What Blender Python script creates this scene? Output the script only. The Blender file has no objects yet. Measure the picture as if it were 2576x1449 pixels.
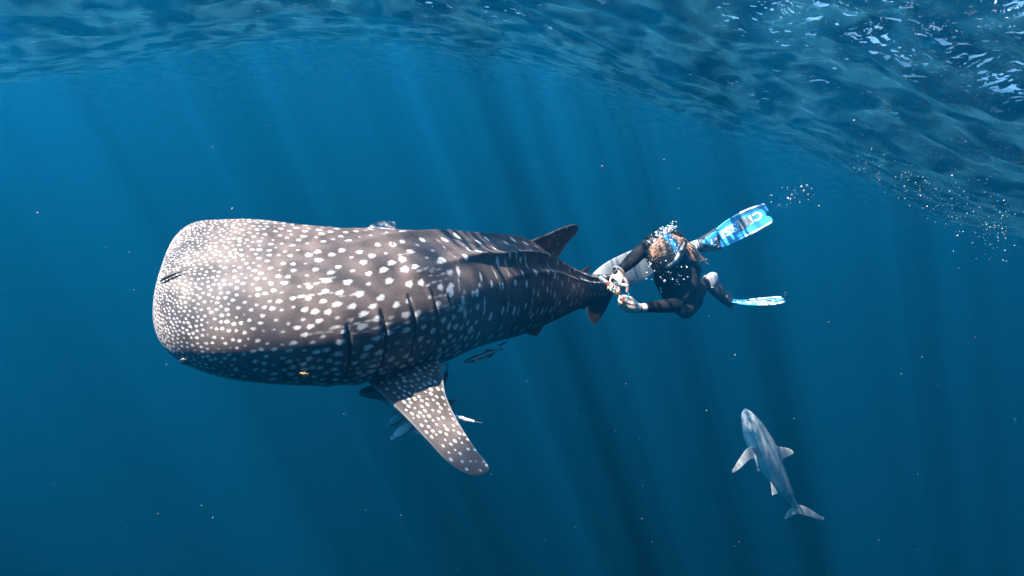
import bpy, bmesh, math, random
import numpy as np
from mathutils import Matrix, Vector

random.seed(7)
rng = np.random.default_rng(11)
scene = bpy.context.scene
COL = scene.collection
R = math.radians

# ---------------------------------------------------------------- camera
PITCH, ROLL = R(7.0), R(8.0)
CAM = np.array([0.0, 0.0, -1.05])
FPX = 2083.0                     # focal length in units of a 2576 x 1449 frame
f0 = np.array([0, math.cos(PITCH), -math.sin(PITCH)])
u0 = np.array([0, math.sin(PITCH), math.cos(PITCH)])
r0 = np.array([1.0, 0, 0])
RT = r0*math.cos(ROLL) + u0*math.sin(ROLL)
UP = u0*math.cos(ROLL) - r0*math.sin(ROLL)
FW = f0
cam_data = bpy.data.cameras.new('camera')
cam = bpy.data.objects.new('camera', cam_data)
COL.objects.link(cam)
M3 = Matrix(((RT[0], UP[0], -FW[0], CAM[0]), (RT[1], UP[1], -FW[1], CAM[1]),
             (RT[2], UP[2], -FW[2], CAM[2]), (0, 0, 0, 1)))
cam.matrix_world = M3
cam_data.sensor_width = 36.0
cam_data.lens = 36.0*FPX/2576.0
cam_data.clip_start = 0.05
cam_data.clip_end = 1000.0
scene.camera = cam

# ---------------------------------------------------------------- sky and sun
SUN_TO = np.array([-0.50, -0.40, 1.0]); SUN_TO = SUN_TO/np.linalg.norm(SUN_TO)
elev = math.asin(SUN_TO[2]); azim = math.atan2(SUN_TO[0], SUN_TO[1])
world = bpy.data.worlds.new('World'); scene.world = world
world.use_nodes = True
wn = world.node_tree.nodes; wl = world.node_tree.links
bg = wn.get('Background') or wn.new('ShaderNodeBackground')
sky = wn.new('ShaderNodeTexSky'); sky.sky_type = 'NISHITA'; sky.sun_disc = False
sky.sun_elevation = elev; sky.sun_rotation = azim
wl.new(sky.outputs[0], bg.inputs[0]); bg.inputs[1].default_value = 0.06
sd = bpy.data.lights.new('sun', 'SUN'); sd.energy = 5.0; sd.angle = R(0.5); sd.color = (1.0, 0.94, 0.90)
sun = bpy.data.objects.new('sun', sd); COL.objects.link(sun)
sun.rotation_euler = Vector((-SUN_TO[0], -SUN_TO[1], -SUN_TO[2])).to_track_quat('-Z', 'Y').to_euler()
scene.view_settings.view_transform = 'Standard'
scene.view_settings.look = 'None'
scene.view_settings.gamma = 1.0
scene.view_settings.exposure = 3.35
cy = scene.cycles
cy.use_denoising = True
cy.max_bounces = 5; cy.volume_bounces = 0; cy.transparent_max_bounces = 12
cy.caustics_reflective = False; cy.caustics_refractive = False
cy.sample_clamp_indirect = 4.0

# ---------------------------------------------------------------- helpers
def cs(px, py, d):
    """point of the scene d metres in front of the lens, in the camera's axes (right, forward, up)"""
    return np.array([(px-1288.0)/FPX*d, d, -(py-724.5)/FPX*d])
def c2w(p):
    p = np.asarray(p, float)
    return CAM + p[..., 0:1]*RT + p[..., 1:2]*FW + p[..., 2:3]*UP
def at(px, py, d):
    return c2w(cs(px, py, d))
def unit(v):
    v = np.asarray(v, float); return v/(np.linalg.norm(v, axis=-1, keepdims=True)+1e-12)

def spline(xk, yk, x):
    """smooth interpolation through keys (cubic Hermite with finite-difference slopes)"""
    xk = np.asarray(xk, float); yk = np.asarray(yk, float); x = np.asarray(x, float)
    one = yk.ndim == 1
    if one: yk = yk[:, None]
    h = np.diff(xk)[:, None]; dl = np.diff(yk, axis=0)/h
    m = np.zeros_like(yk); m[0] = dl[0]; m[-1] = dl[-1]
    m[1:-1] = (dl[:-1]*h[1:]+dl[1:]*h[:-1])/(h[1:]+h[:-1])
    i = np.clip(np.searchsorted(xk, x, side='right')-1, 0, len(xk)-2)
    hh = (xk[i+1]-xk[i])[..., None]; t = np.clip((x-xk[i])[..., None]/hh, 0, 1)
    y = ((1+2*t)*(1-t)**2*yk[i] + t*(1-t)**2*hh*m[i] + t*t*(3-2*t)*yk[i+1] + t*t*(t-1)*hh*m[i+1])
    return y[..., 0] if one else y

def curve(pts, n):
    """n points spread evenly along a smooth curve through pts"""
    pts = np.asarray(pts, float)
    s = np.concatenate([[0], np.cumsum(np.linalg.norm(np.diff(pts, axis=0), axis=1)+1e-9)])
    fine = spline(s, pts, np.linspace(0, s[-1], 400))
    q = np.concatenate([[0], np.cumsum(np.linalg.norm(np.diff(fine, axis=0), axis=1))])
    tt = np.linspace(0, q[-1], n)
    return np.stack([np.interp(tt, q, fine[:, k]) for k in range(pts.shape[1])], 1)

def grid_faces(nu, nv, wrap):
    i = np.arange(nu-1)[:, None]; j = np.arange(nv if wrap else nv-1)[None, :]
    j2 = (j+1) % nv
    return np.stack([i*nv+j, (i+1)*nv+j, (i+1)*nv+j2, i*nv+j2], -1).reshape(-1, 4)

def tag(o, label=None, cat=None, group=None, kind=None):
    if label: o['label'] = label
    if cat: o['category'] = cat
    if group: o['group'] = group
    if kind: o['kind'] = kind
    return o

def root(name, loc, label, cat, group=None):
    o = bpy.data.objects.new(name, None); COL.objects.link(o)
    o.empty_display_size = 0.05
    o.location = Vector(loc)
    return tag(o, label, cat, group)

ORG = {}
def obj(name, verts, faces, mat, parent=None, smooth=True, color=None, origin=None):
    """one mesh object from world-space vertices"""
    verts = np.asarray(verts, float).reshape(-1, 3)
    org = np.zeros(3)
    if parent is not None:
        p = parent
        while p is not None:
            org = org + np.array(p.location); p = p.parent
    elif origin is not None:
        org = np.array(origin, float)
    me = bpy.data.meshes.new(name)
    if isinstance(faces, np.ndarray) and faces.ndim == 2:
        nf, k = faces.shape
        me.vertices.add(len(verts)); me.loops.add(nf*k); me.polygons.add(nf)
        me.vertices.foreach_set('co', (verts-org).astype(np.float32).ravel())
        me.loops.foreach_set('vertex_index', faces.astype(np.int32).ravel())
        me.polygons.foreach_set('loop_start', np.arange(0, nf*k, k, dtype=np.int32))
        me.polygons.foreach_set('loop_total', np.full(nf, k, dtype=np.int32))
        me.update(calc_edges=True)
    else:
        me.from_pydata([tuple(v) for v in (verts-org)], [], [tuple(int(q) for q in f) for f in faces])
        me.update()
    if color is not None:
        a = me.color_attributes.new('paint', 'FLOAT_COLOR', 'POINT')
        a.data.foreach_set('color', np.asarray(color, np.float32).ravel())
    me.validate()
    if smooth:
        me.polygons.foreach_set('use_smooth', np.ones(len(me.polygons), dtype=bool))
    if mat is not None: me.materials.append(mat)
    o = bpy.data.objects.new(name, me); COL.objects.link(o)
    if parent is not None: o.parent = parent
    else: o.location = Vector(org)
    return o

class MB:
    """collects closed shapes into one mesh"""
    def __init__(s): s.v = []; s.f = []; s.n = 0
    def add(s, v, f):
        v = np.asarray(v, float).reshape(-1, 3)
        s.v.append(v); s.f += [tuple(int(k)+s.n for k in q) for q in f]; s.n += len(v); return s
    def build(s, name, mat, parent=None, smooth=True, origin=None):
        return obj(name, np.concatenate(s.v), s.f, mat, parent, smooth, origin=origin)

def frames(pts, hint):
    T = np.gradient(pts, axis=0); T = unit(T)
    h = np.broadcast_to(np.asarray(hint, float), pts.shape)
    U = unit(h-T*np.sum(h*T, 1, keepdims=True)); W = np.cross(T, U)
    return T, U, W

def tube(pts, rad, n=14, hint=(0.13, 0.21, 0.97), flat=1.0, caps=True, power=2.0):
    """closed tube along pts with radius rad (scalar, list or (ru, rw) pairs)"""
    pts = np.asarray(pts, float); m = len(pts)
    rad = np.asarray(rad, float)
    if rad.ndim == 0: rad = np.full(m, float(rad))
    ru = rad[:, 0] if rad.ndim == 2 else rad; rw = rad[:, 1] if rad.ndim == 2 else rad*flat
    T, U, W = frames(pts, hint)
    a = np.linspace(0, 2*math.pi, n, endpoint=False)
    ca, sa = np.cos(a), np.sin(a)
    ca = np.sign(ca)*np.abs(ca)**(2/power); sa = np.sign(sa)*np.abs(sa)**(2/power)
    v = pts[:, None]+U[:, None]*(ru[:, None]*ca)[..., None]+W[:, None]*(rw[:, None]*sa)[..., None]
    v = v.reshape(-1, 3); f = [tuple(q) for q in grid_faces(m, n, True)]
    if caps:
        f.append(tuple(range(n))[::-1]); f.append(tuple(range((m-1)*n, m*n)))
    return v, f

def limb(pts, rad, k=14, n=16, hint=(0.13, 0.21, 0.97), flat=1.0):
    """rounded, tapered limb through joints"""
    pts = np.asarray(pts, float); rad = np.asarray(rad, float)
    s = np.concatenate([[0], np.cumsum(np.linalg.norm(np.diff(pts, axis=0), axis=1))])
    x = np.linspace(0, s[-1], k*(len(pts)-1))
    P = spline(s, pts, x); r = spline(s, rad, x)
    t0 = unit(P[1]-P[0]); t1 = unit(P[-1]-P[-2])
    a = np.linspace(0.15, 1, 5)
    P = np.concatenate([[P[0]-t0*r[0]*math.cos(q*math.pi/2) for q in a[:-1]], P, [P[-1]+t1*r[-1]*math.cos(q*math.pi/2) for q in a[:-1][::-1]]])
    r = np.concatenate([[r[0]*math.sin(q*math.pi/2) for q in a[:-1]], r, [r[-1]*math.sin(q*math.pi/2) for q in a[:-1][::-1]]])
    return tube(P, r, n, hint, flat)

def ball(c, r, nu=12, nv=18, ax=None):
    """ellipsoid, r scalar or 3 radii along the axes ax"""
    r = np.broadcast_to(np.asarray(r, float), (3,)); ax = np.eye(3) if ax is None else np.asarray(ax, float)
    th = np.linspace(0, math.pi, nu+1)[1:-1]; ph = np.linspace(0, 2*math.pi, nv, endpoint=False)
    q = np.stack([np.sin(th)[:, None]*np.cos(ph), np.sin(th)[:, None]*np.sin(ph), np.cos(th)[:, None]+0*ph], -1).reshape(-1, 3)
    q = np.concatenate([q, [[0, 0, 1], [0, 0, -1]]])
    v = np.asarray(c, float)+(q*r)@ax
    m = nu-1
    f = [tuple(k) for k in grid_faces(m, nv, True)]
    f += [(m*nv, j, (j+1) % nv) for j in range(nv)] + [(m*nv+1, (m-1)*nv+(j+1) % nv, (m-1)*nv+j) for j in range(nv)]
    return v, f

def foil(lead, trail, thick, nu=60, nv=40, sharp=1.0, tip_t=0.15):
    """fin between a leading and a trailing edge (3-D point lists, root to tip), lens-shaped in section.
    Returns verts, faces and per-vertex (u along span, v along chord, side)"""
    A = curve(lead, nu); B = curve(trail, nu)
    sp = unit(np.gradient((A+B)/2, axis=0)); ch = unit(B-A+1e-9)
    N = unit(np.cross(sp, ch)); 
    for k in range(1, nu):
        if np.dot(N[k], N[k-1]) < 0: N[k] = -N[k]
    # steady normals towards the tip where the chord closes
    last = int(nu*0.9); N[last:] = N[last]
    vv = 0.5-0.5*np.cos(np.linspace(0, math.pi, nv))
    prof = 1.6*(np.sqrt(vv)*(1-vv)**sharp)
    uu = np.linspace(0, 1, nu)
    chord = np.linalg.norm(B-A, axis=1)
    th = thick*(1-(1-tip_t)*uu)*np.clip(chord/max(chord.max()*0.22, 1e-6), 0, 1)**0.6
    C = A[:, None]*(1-vv)[None, :, None]+B[:, None]*vv[None, :, None]
    off = N[:, None]*(th[:, None]*prof[None])[..., None]
    top = C+off; bot = (C-off)[:, ::-1][:, 1:-1]
    V = np.concatenate([top, bot], 1); n2 = V.shape[1]
    v = V.reshape(-1, 3); f = [tuple(q) for q in grid_faces(nu, n2, True)]
    f.append(tuple(range(n2))[::-1]); f.append(tuple(range((nu-1)*n2, nu*n2)))
    U2 = np.repeat(uu, n2); V2 = np.tile(np.concatenate([vv, vv[::-1][1:-1]]), nu)
    return v, f, U2, V2, chord

# ---------------------------------------------------------------- materials
def new_mat(name):
    m = bpy.data.materials.new(name); m.use_nodes = True
    nt = m.node_tree; return m, nt, nt.nodes, nt.links, nt.nodes['Principled BSDF']

def mat_plain(name, col, rough=0.5, noise=0.0, scale=20.0, bump=0.0, bscale=60.0, spec=0.5, metal=0.0, trans=0.0, coat=0.0, sss=0.0, stretch=None, alpha=1.0):
    m, nt, N, L, P = new_mat(name)
    P.inputs['Base Color'].default_value = (*col, 1); P.inputs['Roughness'].default_value = rough
    P.inputs['Metallic'].default_value = metal; P.inputs['Specular IOR Level'].default_value = spec
    P.inputs['Transmission Weight'].default_value = trans; P.inputs['Coat Weight'].default_value = coat
    P.inputs['Alpha'].default_value = alpha
    if sss > 0:
        P.inputs['Subsurface Weight'].default_value = sss; P.inputs['Subsurface Scale'].default_value = 0.006
        P.inputs['Subsurface Radius'].default_value = (1, .4, .25)
    tc = N.new('ShaderNodeTexCoord'); src = tc.outputs['Object']
    if stretch:
        mp = N.new('ShaderNodeMapping'); mp.inputs['Scale'].default_value = stretch
        L.new(src, mp.inputs[0]); src = mp.outputs[0]
    if noise > 0:
        t = N.new('ShaderNodeTexNoise'); t.inputs['Scale'].default_value = scale; t.inputs['Detail'].default_value = 4
        L.new(src, t.inputs['Vector'])
        r = N.new('ShaderNodeMapRange'); r.inputs[1].default_value = 0.3; r.inputs[2].default_value = 0.7
        r.inputs[3].default_value = 1-noise; r.inputs[4].default_value = 1+noise
        L.new(t.outputs[0], r.inputs[0])
        x = N.new('ShaderNodeVectorMath'); x.operation = 'SCALE'; x.inputs[0].default_value = col
        L.new(r.outputs[0], x.inputs['Scale']); L.new(x.outputs[0], P.inputs['Base Color'])
    if bump > 0:
        t = N.new('ShaderNodeTexNoise'); t.inputs['Scale'].default_value = bscale; t.inputs['Detail'].default_value = 5
        L.new(src, t.inputs['Vector'])
        b = N.new('ShaderNodeBump'); b.inputs['Strength'].default_value = bump; b.inputs['Distance'].default_value = 0.01
        L.new(t.outputs[0], b.inputs['Height']); L.new(b.outputs[0], P.inputs['Normal'])
    return m

# ================================================================ the setting: water
def swell(x, y):
    """height of the sea surface without its small waves: the face of a broad rounded swell that rises away from the lens"""
    far = 9.0+np.log1p(np.exp(np.clip((y-9.0)*1.2, -30, 60)))/1.2
    far = np.minimum(far, 27.0)
    crest = np.interp(np.clip(x/far, -3, 3), [-3, -.75, -.64, -.546, -.407, -.315, -.223, -.129, -.034, .062, .112, .209, .282, .358, .435, .501, .607, .8, 3],
                      [.03, .03, .038, .069, .118, .142, .158, .163, .160, .148, .138, .121, .106, .084, .060, .040, .030, .03, .03])
    return -1.05+crest*9.0*(far/9.0)**0.86

CAUSTIC = (0.0, 0.3, 11.0)
CHOP = (0.0, 0.0, 12.0)
def make_surface():
    def axis(lo, hi, fine_lo, fine_hi, step, grow):
        a = list(np.arange(fine_lo, fine_hi, step)); s = step
        while a[-1] < hi: s *= grow; a.append(min(a[-1]+s, hi))
        s = step
        while a[0] > lo: s *= grow; a.insert(0, max(a[0]-s, lo))
        return np.array(a)
    xs = axis(-118, 118, -9, 10, 0.045, 1.12); ys = axis(-58, 118, 0.5, 17, 0.05, 1.12)
    X, Y = np.meshgrid(xs, ys, indexing='ij')
    Z = swell(X, Y)
    g = np.random.default_rng(5)
    wx = X+0.25*np.sin(0.9*Y+1)+0.12*np.sin(2.1*Y+0.7*X); wy = Y+0.3*np.sin(0.7*X+2)+0.1*np.sin(1.9*X-0.8*Y)
    for lam, amp, cnt in ((5.0, .05, 5), (2.4, .038, 7), (1.2, .020, 9), (0.62, .0140, 11), (0.34, .0075, 12), (0.22, .0035, 10)):
        for _ in range(cnt):
            th = g.normal(2.0, 0.75); l = lam*g.uniform(.7, 1.35); k = 2*math.pi/l
            ph = k*(wx*math.cos(th)+wy*math.sin(th))+g.uniform(0, 6.28)
            fade = np.clip(1.2-np.hypot(X, Y)/(18*max(lam, .8)), 0, 1)
            Z += amp*g.uniform(.4, 1.0)*(np.sin(ph)+0.22*np.cos(2*ph))*fade*0.6
    m, nt, N, L, P = new_mat('sea_surface')
    N.remove(P)
    out = N['Material Output']
    tc = N.new('ShaderNodeTexCoord')
    # ripples
    mp = N.new('ShaderNodeMapping'); mp.inputs['Scale'].default_value = (1.0, 0.55, 1.0); mp.inputs['Rotation'].default_value = (0, 0, R(20))
    L.new(tc.outputs['Object'], mp.inputs[0])
    n1 = N.new('ShaderNodeTexNoise'); n1.inputs['Scale'].default_value = 3.4; n1.inputs['Detail'].default_value = 1.5; n1.inputs['Roughness'].default_value = .5; n1.inputs['Distortion'].default_value = .6
    L.new(mp.outputs[0], n1.inputs['Vector'])
    bp = N.new('ShaderNodeBump'); bp.inputs['Strength'].default_value = 0.9; bp.inputs['Distance'].default_value = 0.06
    # patches of short steep ripples where the sky breaks through
    n5 = N.new('ShaderNodeTexNoise'); n5.inputs['Scale'].default_value = 12.0; n5.inputs['Detail'].default_value = 1.5; n5.inputs['Distortion'].default_value = .8
    L.new(mp.outputs[0], n5.inputs['Vector'])
    n6 = N.new('ShaderNodeTexNoise'); n6.inputs['Scale'].default_value = 1.1; n6.inputs['Detail'].default_value = 2.0
    mp6 = N.new('ShaderNodeMapping'); mp6.inputs['Location'].default_value = CHOP; L.new(mp.outputs[0], mp6.inputs[0]); L.new(mp6.outputs[0], n6.inputs['Vector'])
    r6 = N.new('ShaderNodeMapRange'); r6.interpolation_type = 'SMOOTHSTEP'
    for i, v in enumerate((0.44, 0.60, 0.07, 1.4)): r6.inputs[i+1].default_value = v
    L.new(n6.outputs[0], r6.inputs[0])
    ma = N.new('ShaderNodeMath'); ma.operation = 'MULTIPLY_ADD'; L.new(n5.outputs[0], ma.inputs[0]); L.new(r6.outputs[0], ma.inputs[1]); L.new(n1.outputs[0], ma.inputs[2])
    L.new(ma.outputs[0], bp.inputs['Height'])
    fr = N.new('ShaderNodeFresnel'); fr.inputs['IOR'].default_value = 1.333
    L.new(bp.outputs[0], fr.inputs['Normal'])
    # light and dark streaks put into the transparency colour, imitating waves focusing sunlight
    mp2 = N.new('ShaderNodeMapping'); mp2.inputs['Location'].default_value = CAUSTIC; mp2.inputs['Scale'].default_value = (1.0, 0.24, 1.0); mp2.inputs['Rotation'].default_value = (0, 0, R(-8))
    mp3 = N.new('ShaderNodeMapping'); mp3.inputs['Scale'].default_value = (1.0, 0.7, 1.0); L.new(tc.outputs['Object'], mp3.inputs[0])
    L.new(tc.outputs['Object'], mp2.inputs[0])
    n2 = N.new('ShaderNodeTexNoise'); n2.inputs['Scale'].default_value = 1.35; n2.inputs['Detail'].default_value = 2.0; n2.inputs['Distortion'].default_value = 0.8
    L.new(mp2.outputs[0], n2.inputs['Vector'])
    r2 = N.new('ShaderNodeMapRange'); r2.interpolation_type = 'SMOOTHSTEP'
    for i, v in enumerate((0.41, 0.565, 0.10, 1.0)): r2.inputs[i+1].default_value = v
    L.new(n2.outputs[0], r2.inputs[0])
    n3 = N.new('ShaderNodeTexNoise'); n3.inputs['Scale'].default_value = 5.0; n3.inputs['Detail'].default_value = 2.0; n3.inputs['Distortion'].default_value = 1.6
    L.new(mp3.outputs[0], n3.inputs['Vector'])
    r3 = N.new('ShaderNodeMapRange'); r3.interpolation_type = 'SMOOTHSTEP'
    for i, v in enumerate((0.33, 0.60, 0.50, 1.0)): r3.inputs[i+1].default_value = v
    L.new(n3.outputs[0], r3.inputs[0])
    mu = N.new('ShaderNodeMath'); mu.operation = 'MULTIPLY'; L.new(r2.outputs[0], mu.inputs[0]); L.new(r3.outputs[0], mu.inputs[1])
    tr = N.new('ShaderNodeBsdfTransparent'); L.new(mu.outputs[0], tr.inputs[0])
    gl = N.new('ShaderNodeBsdfGlossy'); gl.inputs['Roughness'].default_value = 0.03
    L.new(bp.outputs[0], gl.inputs['Normal'])
    mx = N.new('ShaderNodeMixShader'); L.new(fr.outputs[0], mx.inputs[0]); L.new(tr.outputs[0], mx.inputs[1]); L.new(gl.outputs[0], mx.inputs[2])
    # translucent blue tint added to brighten the underside, patterned by the ripple noise
    tl = N.new('ShaderNodeBsdfTranslucent'); tl.inputs[0].default_value = (.16, .72, .95, 1)
    r4 = N.new('ShaderNodeMapRange'); r4.interpolation_type = 'SMOOTHSTEP'
    for i, v in enumerate((0.38, 0.72, 0.0, 0.020)): r4.inputs[i+1].default_value = v
    L.new(n1.outputs[0], r4.inputs[0])
    mx2 = N.new('ShaderNodeMixShader'); L.new(r4.outputs[0], mx2.inputs[0]); L.new(mx.outputs[0], mx2.inputs[1]); L.new(tl.outputs[0], mx2.inputs[2])
    L.new(mx2.outputs[0], out.inputs['Surface'])
    o = obj('water_surface', np.stack([X, Y, Z], -1).reshape(-1, 3), grid_faces(len(xs), len(ys), False), m)
    tag(o, 'rippled blue underside of the sea surface above the whale shark', 'water', kind='structure')
    return o
make_surface()

def make_haze():
    m = bpy.data.materials.new('sea_water'); m.use_nodes = True
    nt = m.node_tree; nt.nodes.clear()
    out = nt.nodes.new('ShaderNodeOutputMaterial'); pv = nt.nodes.new('ShaderNodeVolumePrincipled')
    pv.inputs['Color'].default_value = (0.004, 0.27, 0.70, 1)
    pv.inputs['Density'].default_value = HAZE_D
    pv.inputs['Absorption Color'].default_value = (0.09, 0.165, 0.55, 1)
    pv.inputs['Anisotropy'].default_value = 0.64
    nt.links.new(pv.outputs[0], out.inputs['Volume'])
    lo = np.array([-120.0, -60.0, -70.0]); hi = np.array([120.0, 120.0, 4.2])
    v = [[(lo, hi)[a][0], (lo, hi)[b][1], (lo, hi)[c][2]] for a in (0, 1) for b in (0, 1) for c in (0, 1)]
    f = [(0, 1, 3, 2), (4, 6, 7, 5), (0, 4, 5, 1), (2, 3, 7, 6), (0, 2, 6, 4), (1, 5, 7, 3)]
    o = obj('haze', v, f, m, smooth=False)
    tag(o, 'clear blue sea water filling the whole view', 'haze', kind='stuff')
HAZE_D = 0.10
make_haze()

# ================================================================ the whale shark
def skin_mat(name, base, spot, belly):
    m, nt, N, L, P = new_mat(name)
    at_ = N.new('ShaderNodeAttribute'); at_.attribute_name = 'paint'
    sp = N.new('ShaderNodeSeparateColor'); L.new(at_.outputs['Color'], sp.inputs[0])
    tc = N.new('ShaderNodeTexCoord')
    n1 = N.new('ShaderNodeTexNoise'); n1.inputs['Scale'].default_value = 9; n1.inputs['Detail'].default_value = 6; n1.inputs['Roughness'].default_value = .6
    n2 = N.new('ShaderNodeTexNoise'); n2.inputs['Scale'].default_value = 160; n2.inputs['Detail'].default_value = 3
    for n in (n1, n2): L.new(tc.outputs['Object'], n.inputs['Vector'])
    ad = N.new('ShaderNodeMath'); ad.operation = 'MULTIPLY_ADD'; ad.inputs[1].default_value = 0.35
    L.new(n2.outputs[0], ad.inputs[0]); L.new(n1.outputs[0], ad.inputs[2])
    r = N.new('ShaderNodeMapRange')
    for i, v in enumerate((0.5, 0.85, 0.55, 1.45)): r.inputs[i+1].default_value = v
    L.new(ad.outputs[0], r.inputs[0])
    sc = N.new('ShaderNodeVectorMath'); sc.operation = 'SCALE'; sc.inputs[0].default_value = base; L.new(r.outputs[0], sc.inputs['Scale'])
    def mix(fac, a, b):
        x = N.new('ShaderNodeMix'); x.data_type = 'RGBA'; L.new(fac, x.inputs[0])
        if isinstance(a, tuple): x.inputs[6].default_value = (*a, 1)
        else: L.new(a, x.inputs[6])
        if isinstance(b, tuple): x.inputs[7].default_value = (*b, 1)
        else: L.new(b, x.inputs[7])
        return x.outputs[2]
    c = mix(sp.outputs[1], sc.outputs[0], belly)
    n3 = N.new('ShaderNodeTexNoise'); n3.inputs['Scale'].default_value = 45; n3.inputs['Detail'].default_value = 5; n3.inputs['Roughness'].default_value = .7
    L.new(tc.outputs['Object'], n3.inputs['Vector'])
    r3 = N.new('ShaderNodeMapRange')
    for i, v in enumerate((0.32, 0.58, 0.50, 1.0)): r3.inputs[i+1].default_value = v
    L.new(n3.outputs[0], r3.inputs[0])
    ms = N.new('ShaderNodeMath'); ms.operation = 'MULTIPLY'; L.new(sp.outputs[0], ms.inputs[0]); L.new(r3.outputs[0], ms.inputs[1])
    c = mix(ms.outputs[0], c, spot)
    c = mix(sp.outputs[2], c, (0.012, 0.010, 0.010))
    L.new(c, P.inputs['Base Color'])
    P.inputs['Roughness'].default_value = 0.62; P.inputs['Specular IOR Level'].default_value = 0.25
    b = N.new('ShaderNodeBump'); b.inputs['Strength'].default_value = .25; b.inputs['Distance'].default_value = .004
    L.new(ad.outputs[0], b.inputs['Height']); L.new(b.outputs[0], P.inputs['Normal'])
    return m
M_WHALE = skin_mat('spotted_hide', (0.070, 0.051, 0.046), (0.62, 0.59, 0.575), (0.36, 0.38, 0.39))

#            px    py    depth  half-width  height-up height-down  roll
WK = np.array([
    (396,  718, 3.13, .325, .185, .150, 44),
    (500,  731, 3.17, .352, .180, .175, 44),
    (600,  742, 3.215, .372, .215, .215, 43),
    (720,  757, 3.28, .372, .250, .250, 41),
    (850,  764, 3.38, .362, .280, .285, 38),
    (1000, 752, 3.58, .330, .292, .310, 34),
    (1150, 740, 3.95, .280, .285, .262, 30),
    (1300, 730, 4.42, .212, .258, .240, 26),
    (1400, 730, 4.84, .145, .158, .160, 22),
    (1480, 727, 5.24, .080, .090, .095, 18),
    (1550, 714, 5.58, .045, .062, .062, 14)])
wk_p = np.array([cs(*r[:3]) for r in WK])
wk_l = np.concatenate([[0], np.cumsum(np.linalg.norm(np.diff(wk_p, axis=0), axis=1))])
WL = wk_l[-1]
def l_of_px(px): return float(np.interp(px, WK[:, 0], wk_l))

def whale_surface(l, ph):
    """points of the hide: l metres from the snout, ph degrees round from the back (0) to the near flank (90) and belly (180)"""
    l = np.asarray(l, float); ph = np.asarray(ph, float)
    C = spline(wk_l, wk_p, l)
    e = 0.02
    T = unit(spline(wk_l, wk_p, np.clip(l+e, 0, WL))-spline(wk_l, wk_p, np.clip(l-e, 0, WL)))
    rr = np.radians(spline(wk_l, WK[:, 6], l))
    U = np.stack([0*rr, -np.sin(rr), np.cos(rr)], -1)
    U = unit(U-T*np.sum(U*T, -1, keepdims=True)); W = np.cross(T, U)
    w = spline(wk_l, WK[:, 3], l); hu = spline(wk_l, WK[:, 4], l); hd = spline(wk_l, WK[:, 5], l)
    def cap(q, p): return (1-(1-np.clip(q, 0, 1))**p)**(1/p)
    w = w*np.where(ph > 0, cap(l/0.26, 2.7), cap(l/0.17, 3.4)); hu = hu*cap(l/0.22, 2.6); hd = hd*cap(l/0.30, 2.2)
    a = np.radians(ph); ca, sa = np.cos(a), np.sin(a)
    pw = np.interp(l, [0, .6, 1.2, WL], [2.35, 2.25, 2.1, 2.0])
    k = (np.abs(ca)**pw+np.abs(sa)**pw)**(-1/pw)
    x = ca*k; y = sa*k
    h = np.where(ca > 0, hu, hd)
    # ridges along the back and flank
    aa = np.abs(ph)
    def ridge(c, wd, amp, l0, l1): return amp*np.exp(-np.abs((aa-c)/wd)**1.6)*np.clip((l-l0)/(l1-l0), 0, 1)
    size = np.clip(h/0.28, 0.25, 1)
    bump = ridge(0, 5.0, .022, .35, .9)+ridge(36, 4.5, .026, .75, 1.25)+ridge(58, 3.5, .015, 1.4, 1.9)-ridge(48, 7, .008, 1.2, 1.7)
    bump = bump*size
    # gill slits: shallow grooves
    for gx, p0, p1 in GILLS:
        gl = l_of_px(gx)+gill_bend(ph, p0, p1)
        inside = np.clip((ph-p0)/6, 0, 1)*np.clip((p1-ph)/6, 0, 1)
        q = (l-gl)
        bump = bump+inside*(-.012*np.exp(-(q/.007)**2)+.006*np.exp(-((q+.018)/.015)**2))
    out = U*((h*x)[..., None])+W*((w*y)[..., None])
    out = out+unit(out)*bump[..., None]
    return C+out
GILLS = [(812, 58, 146), (866, 53, 140), (914, 49, 136), (962, 50, 126), (1000, 58, 120)]
def gill_bend(ph, p0, p1):
    q = (ph-p0)/(p1-p0)
    return 0.018*np.sin(np.clip(q, 0, 1)*3.1)-0.03*(1-np.clip(q, 0, 1))**2*0.5

def rag(d, ang, ph, amt=.16):
    return d*(1+amt*(.55*np.sin(3*ang+ph)+.45*np.sin(5*ang+2.7*ph+1)+.5*np.sin(8*ang+5.1*ph)+.45*np.sin(13*ang+3.3*ph)))

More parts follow.
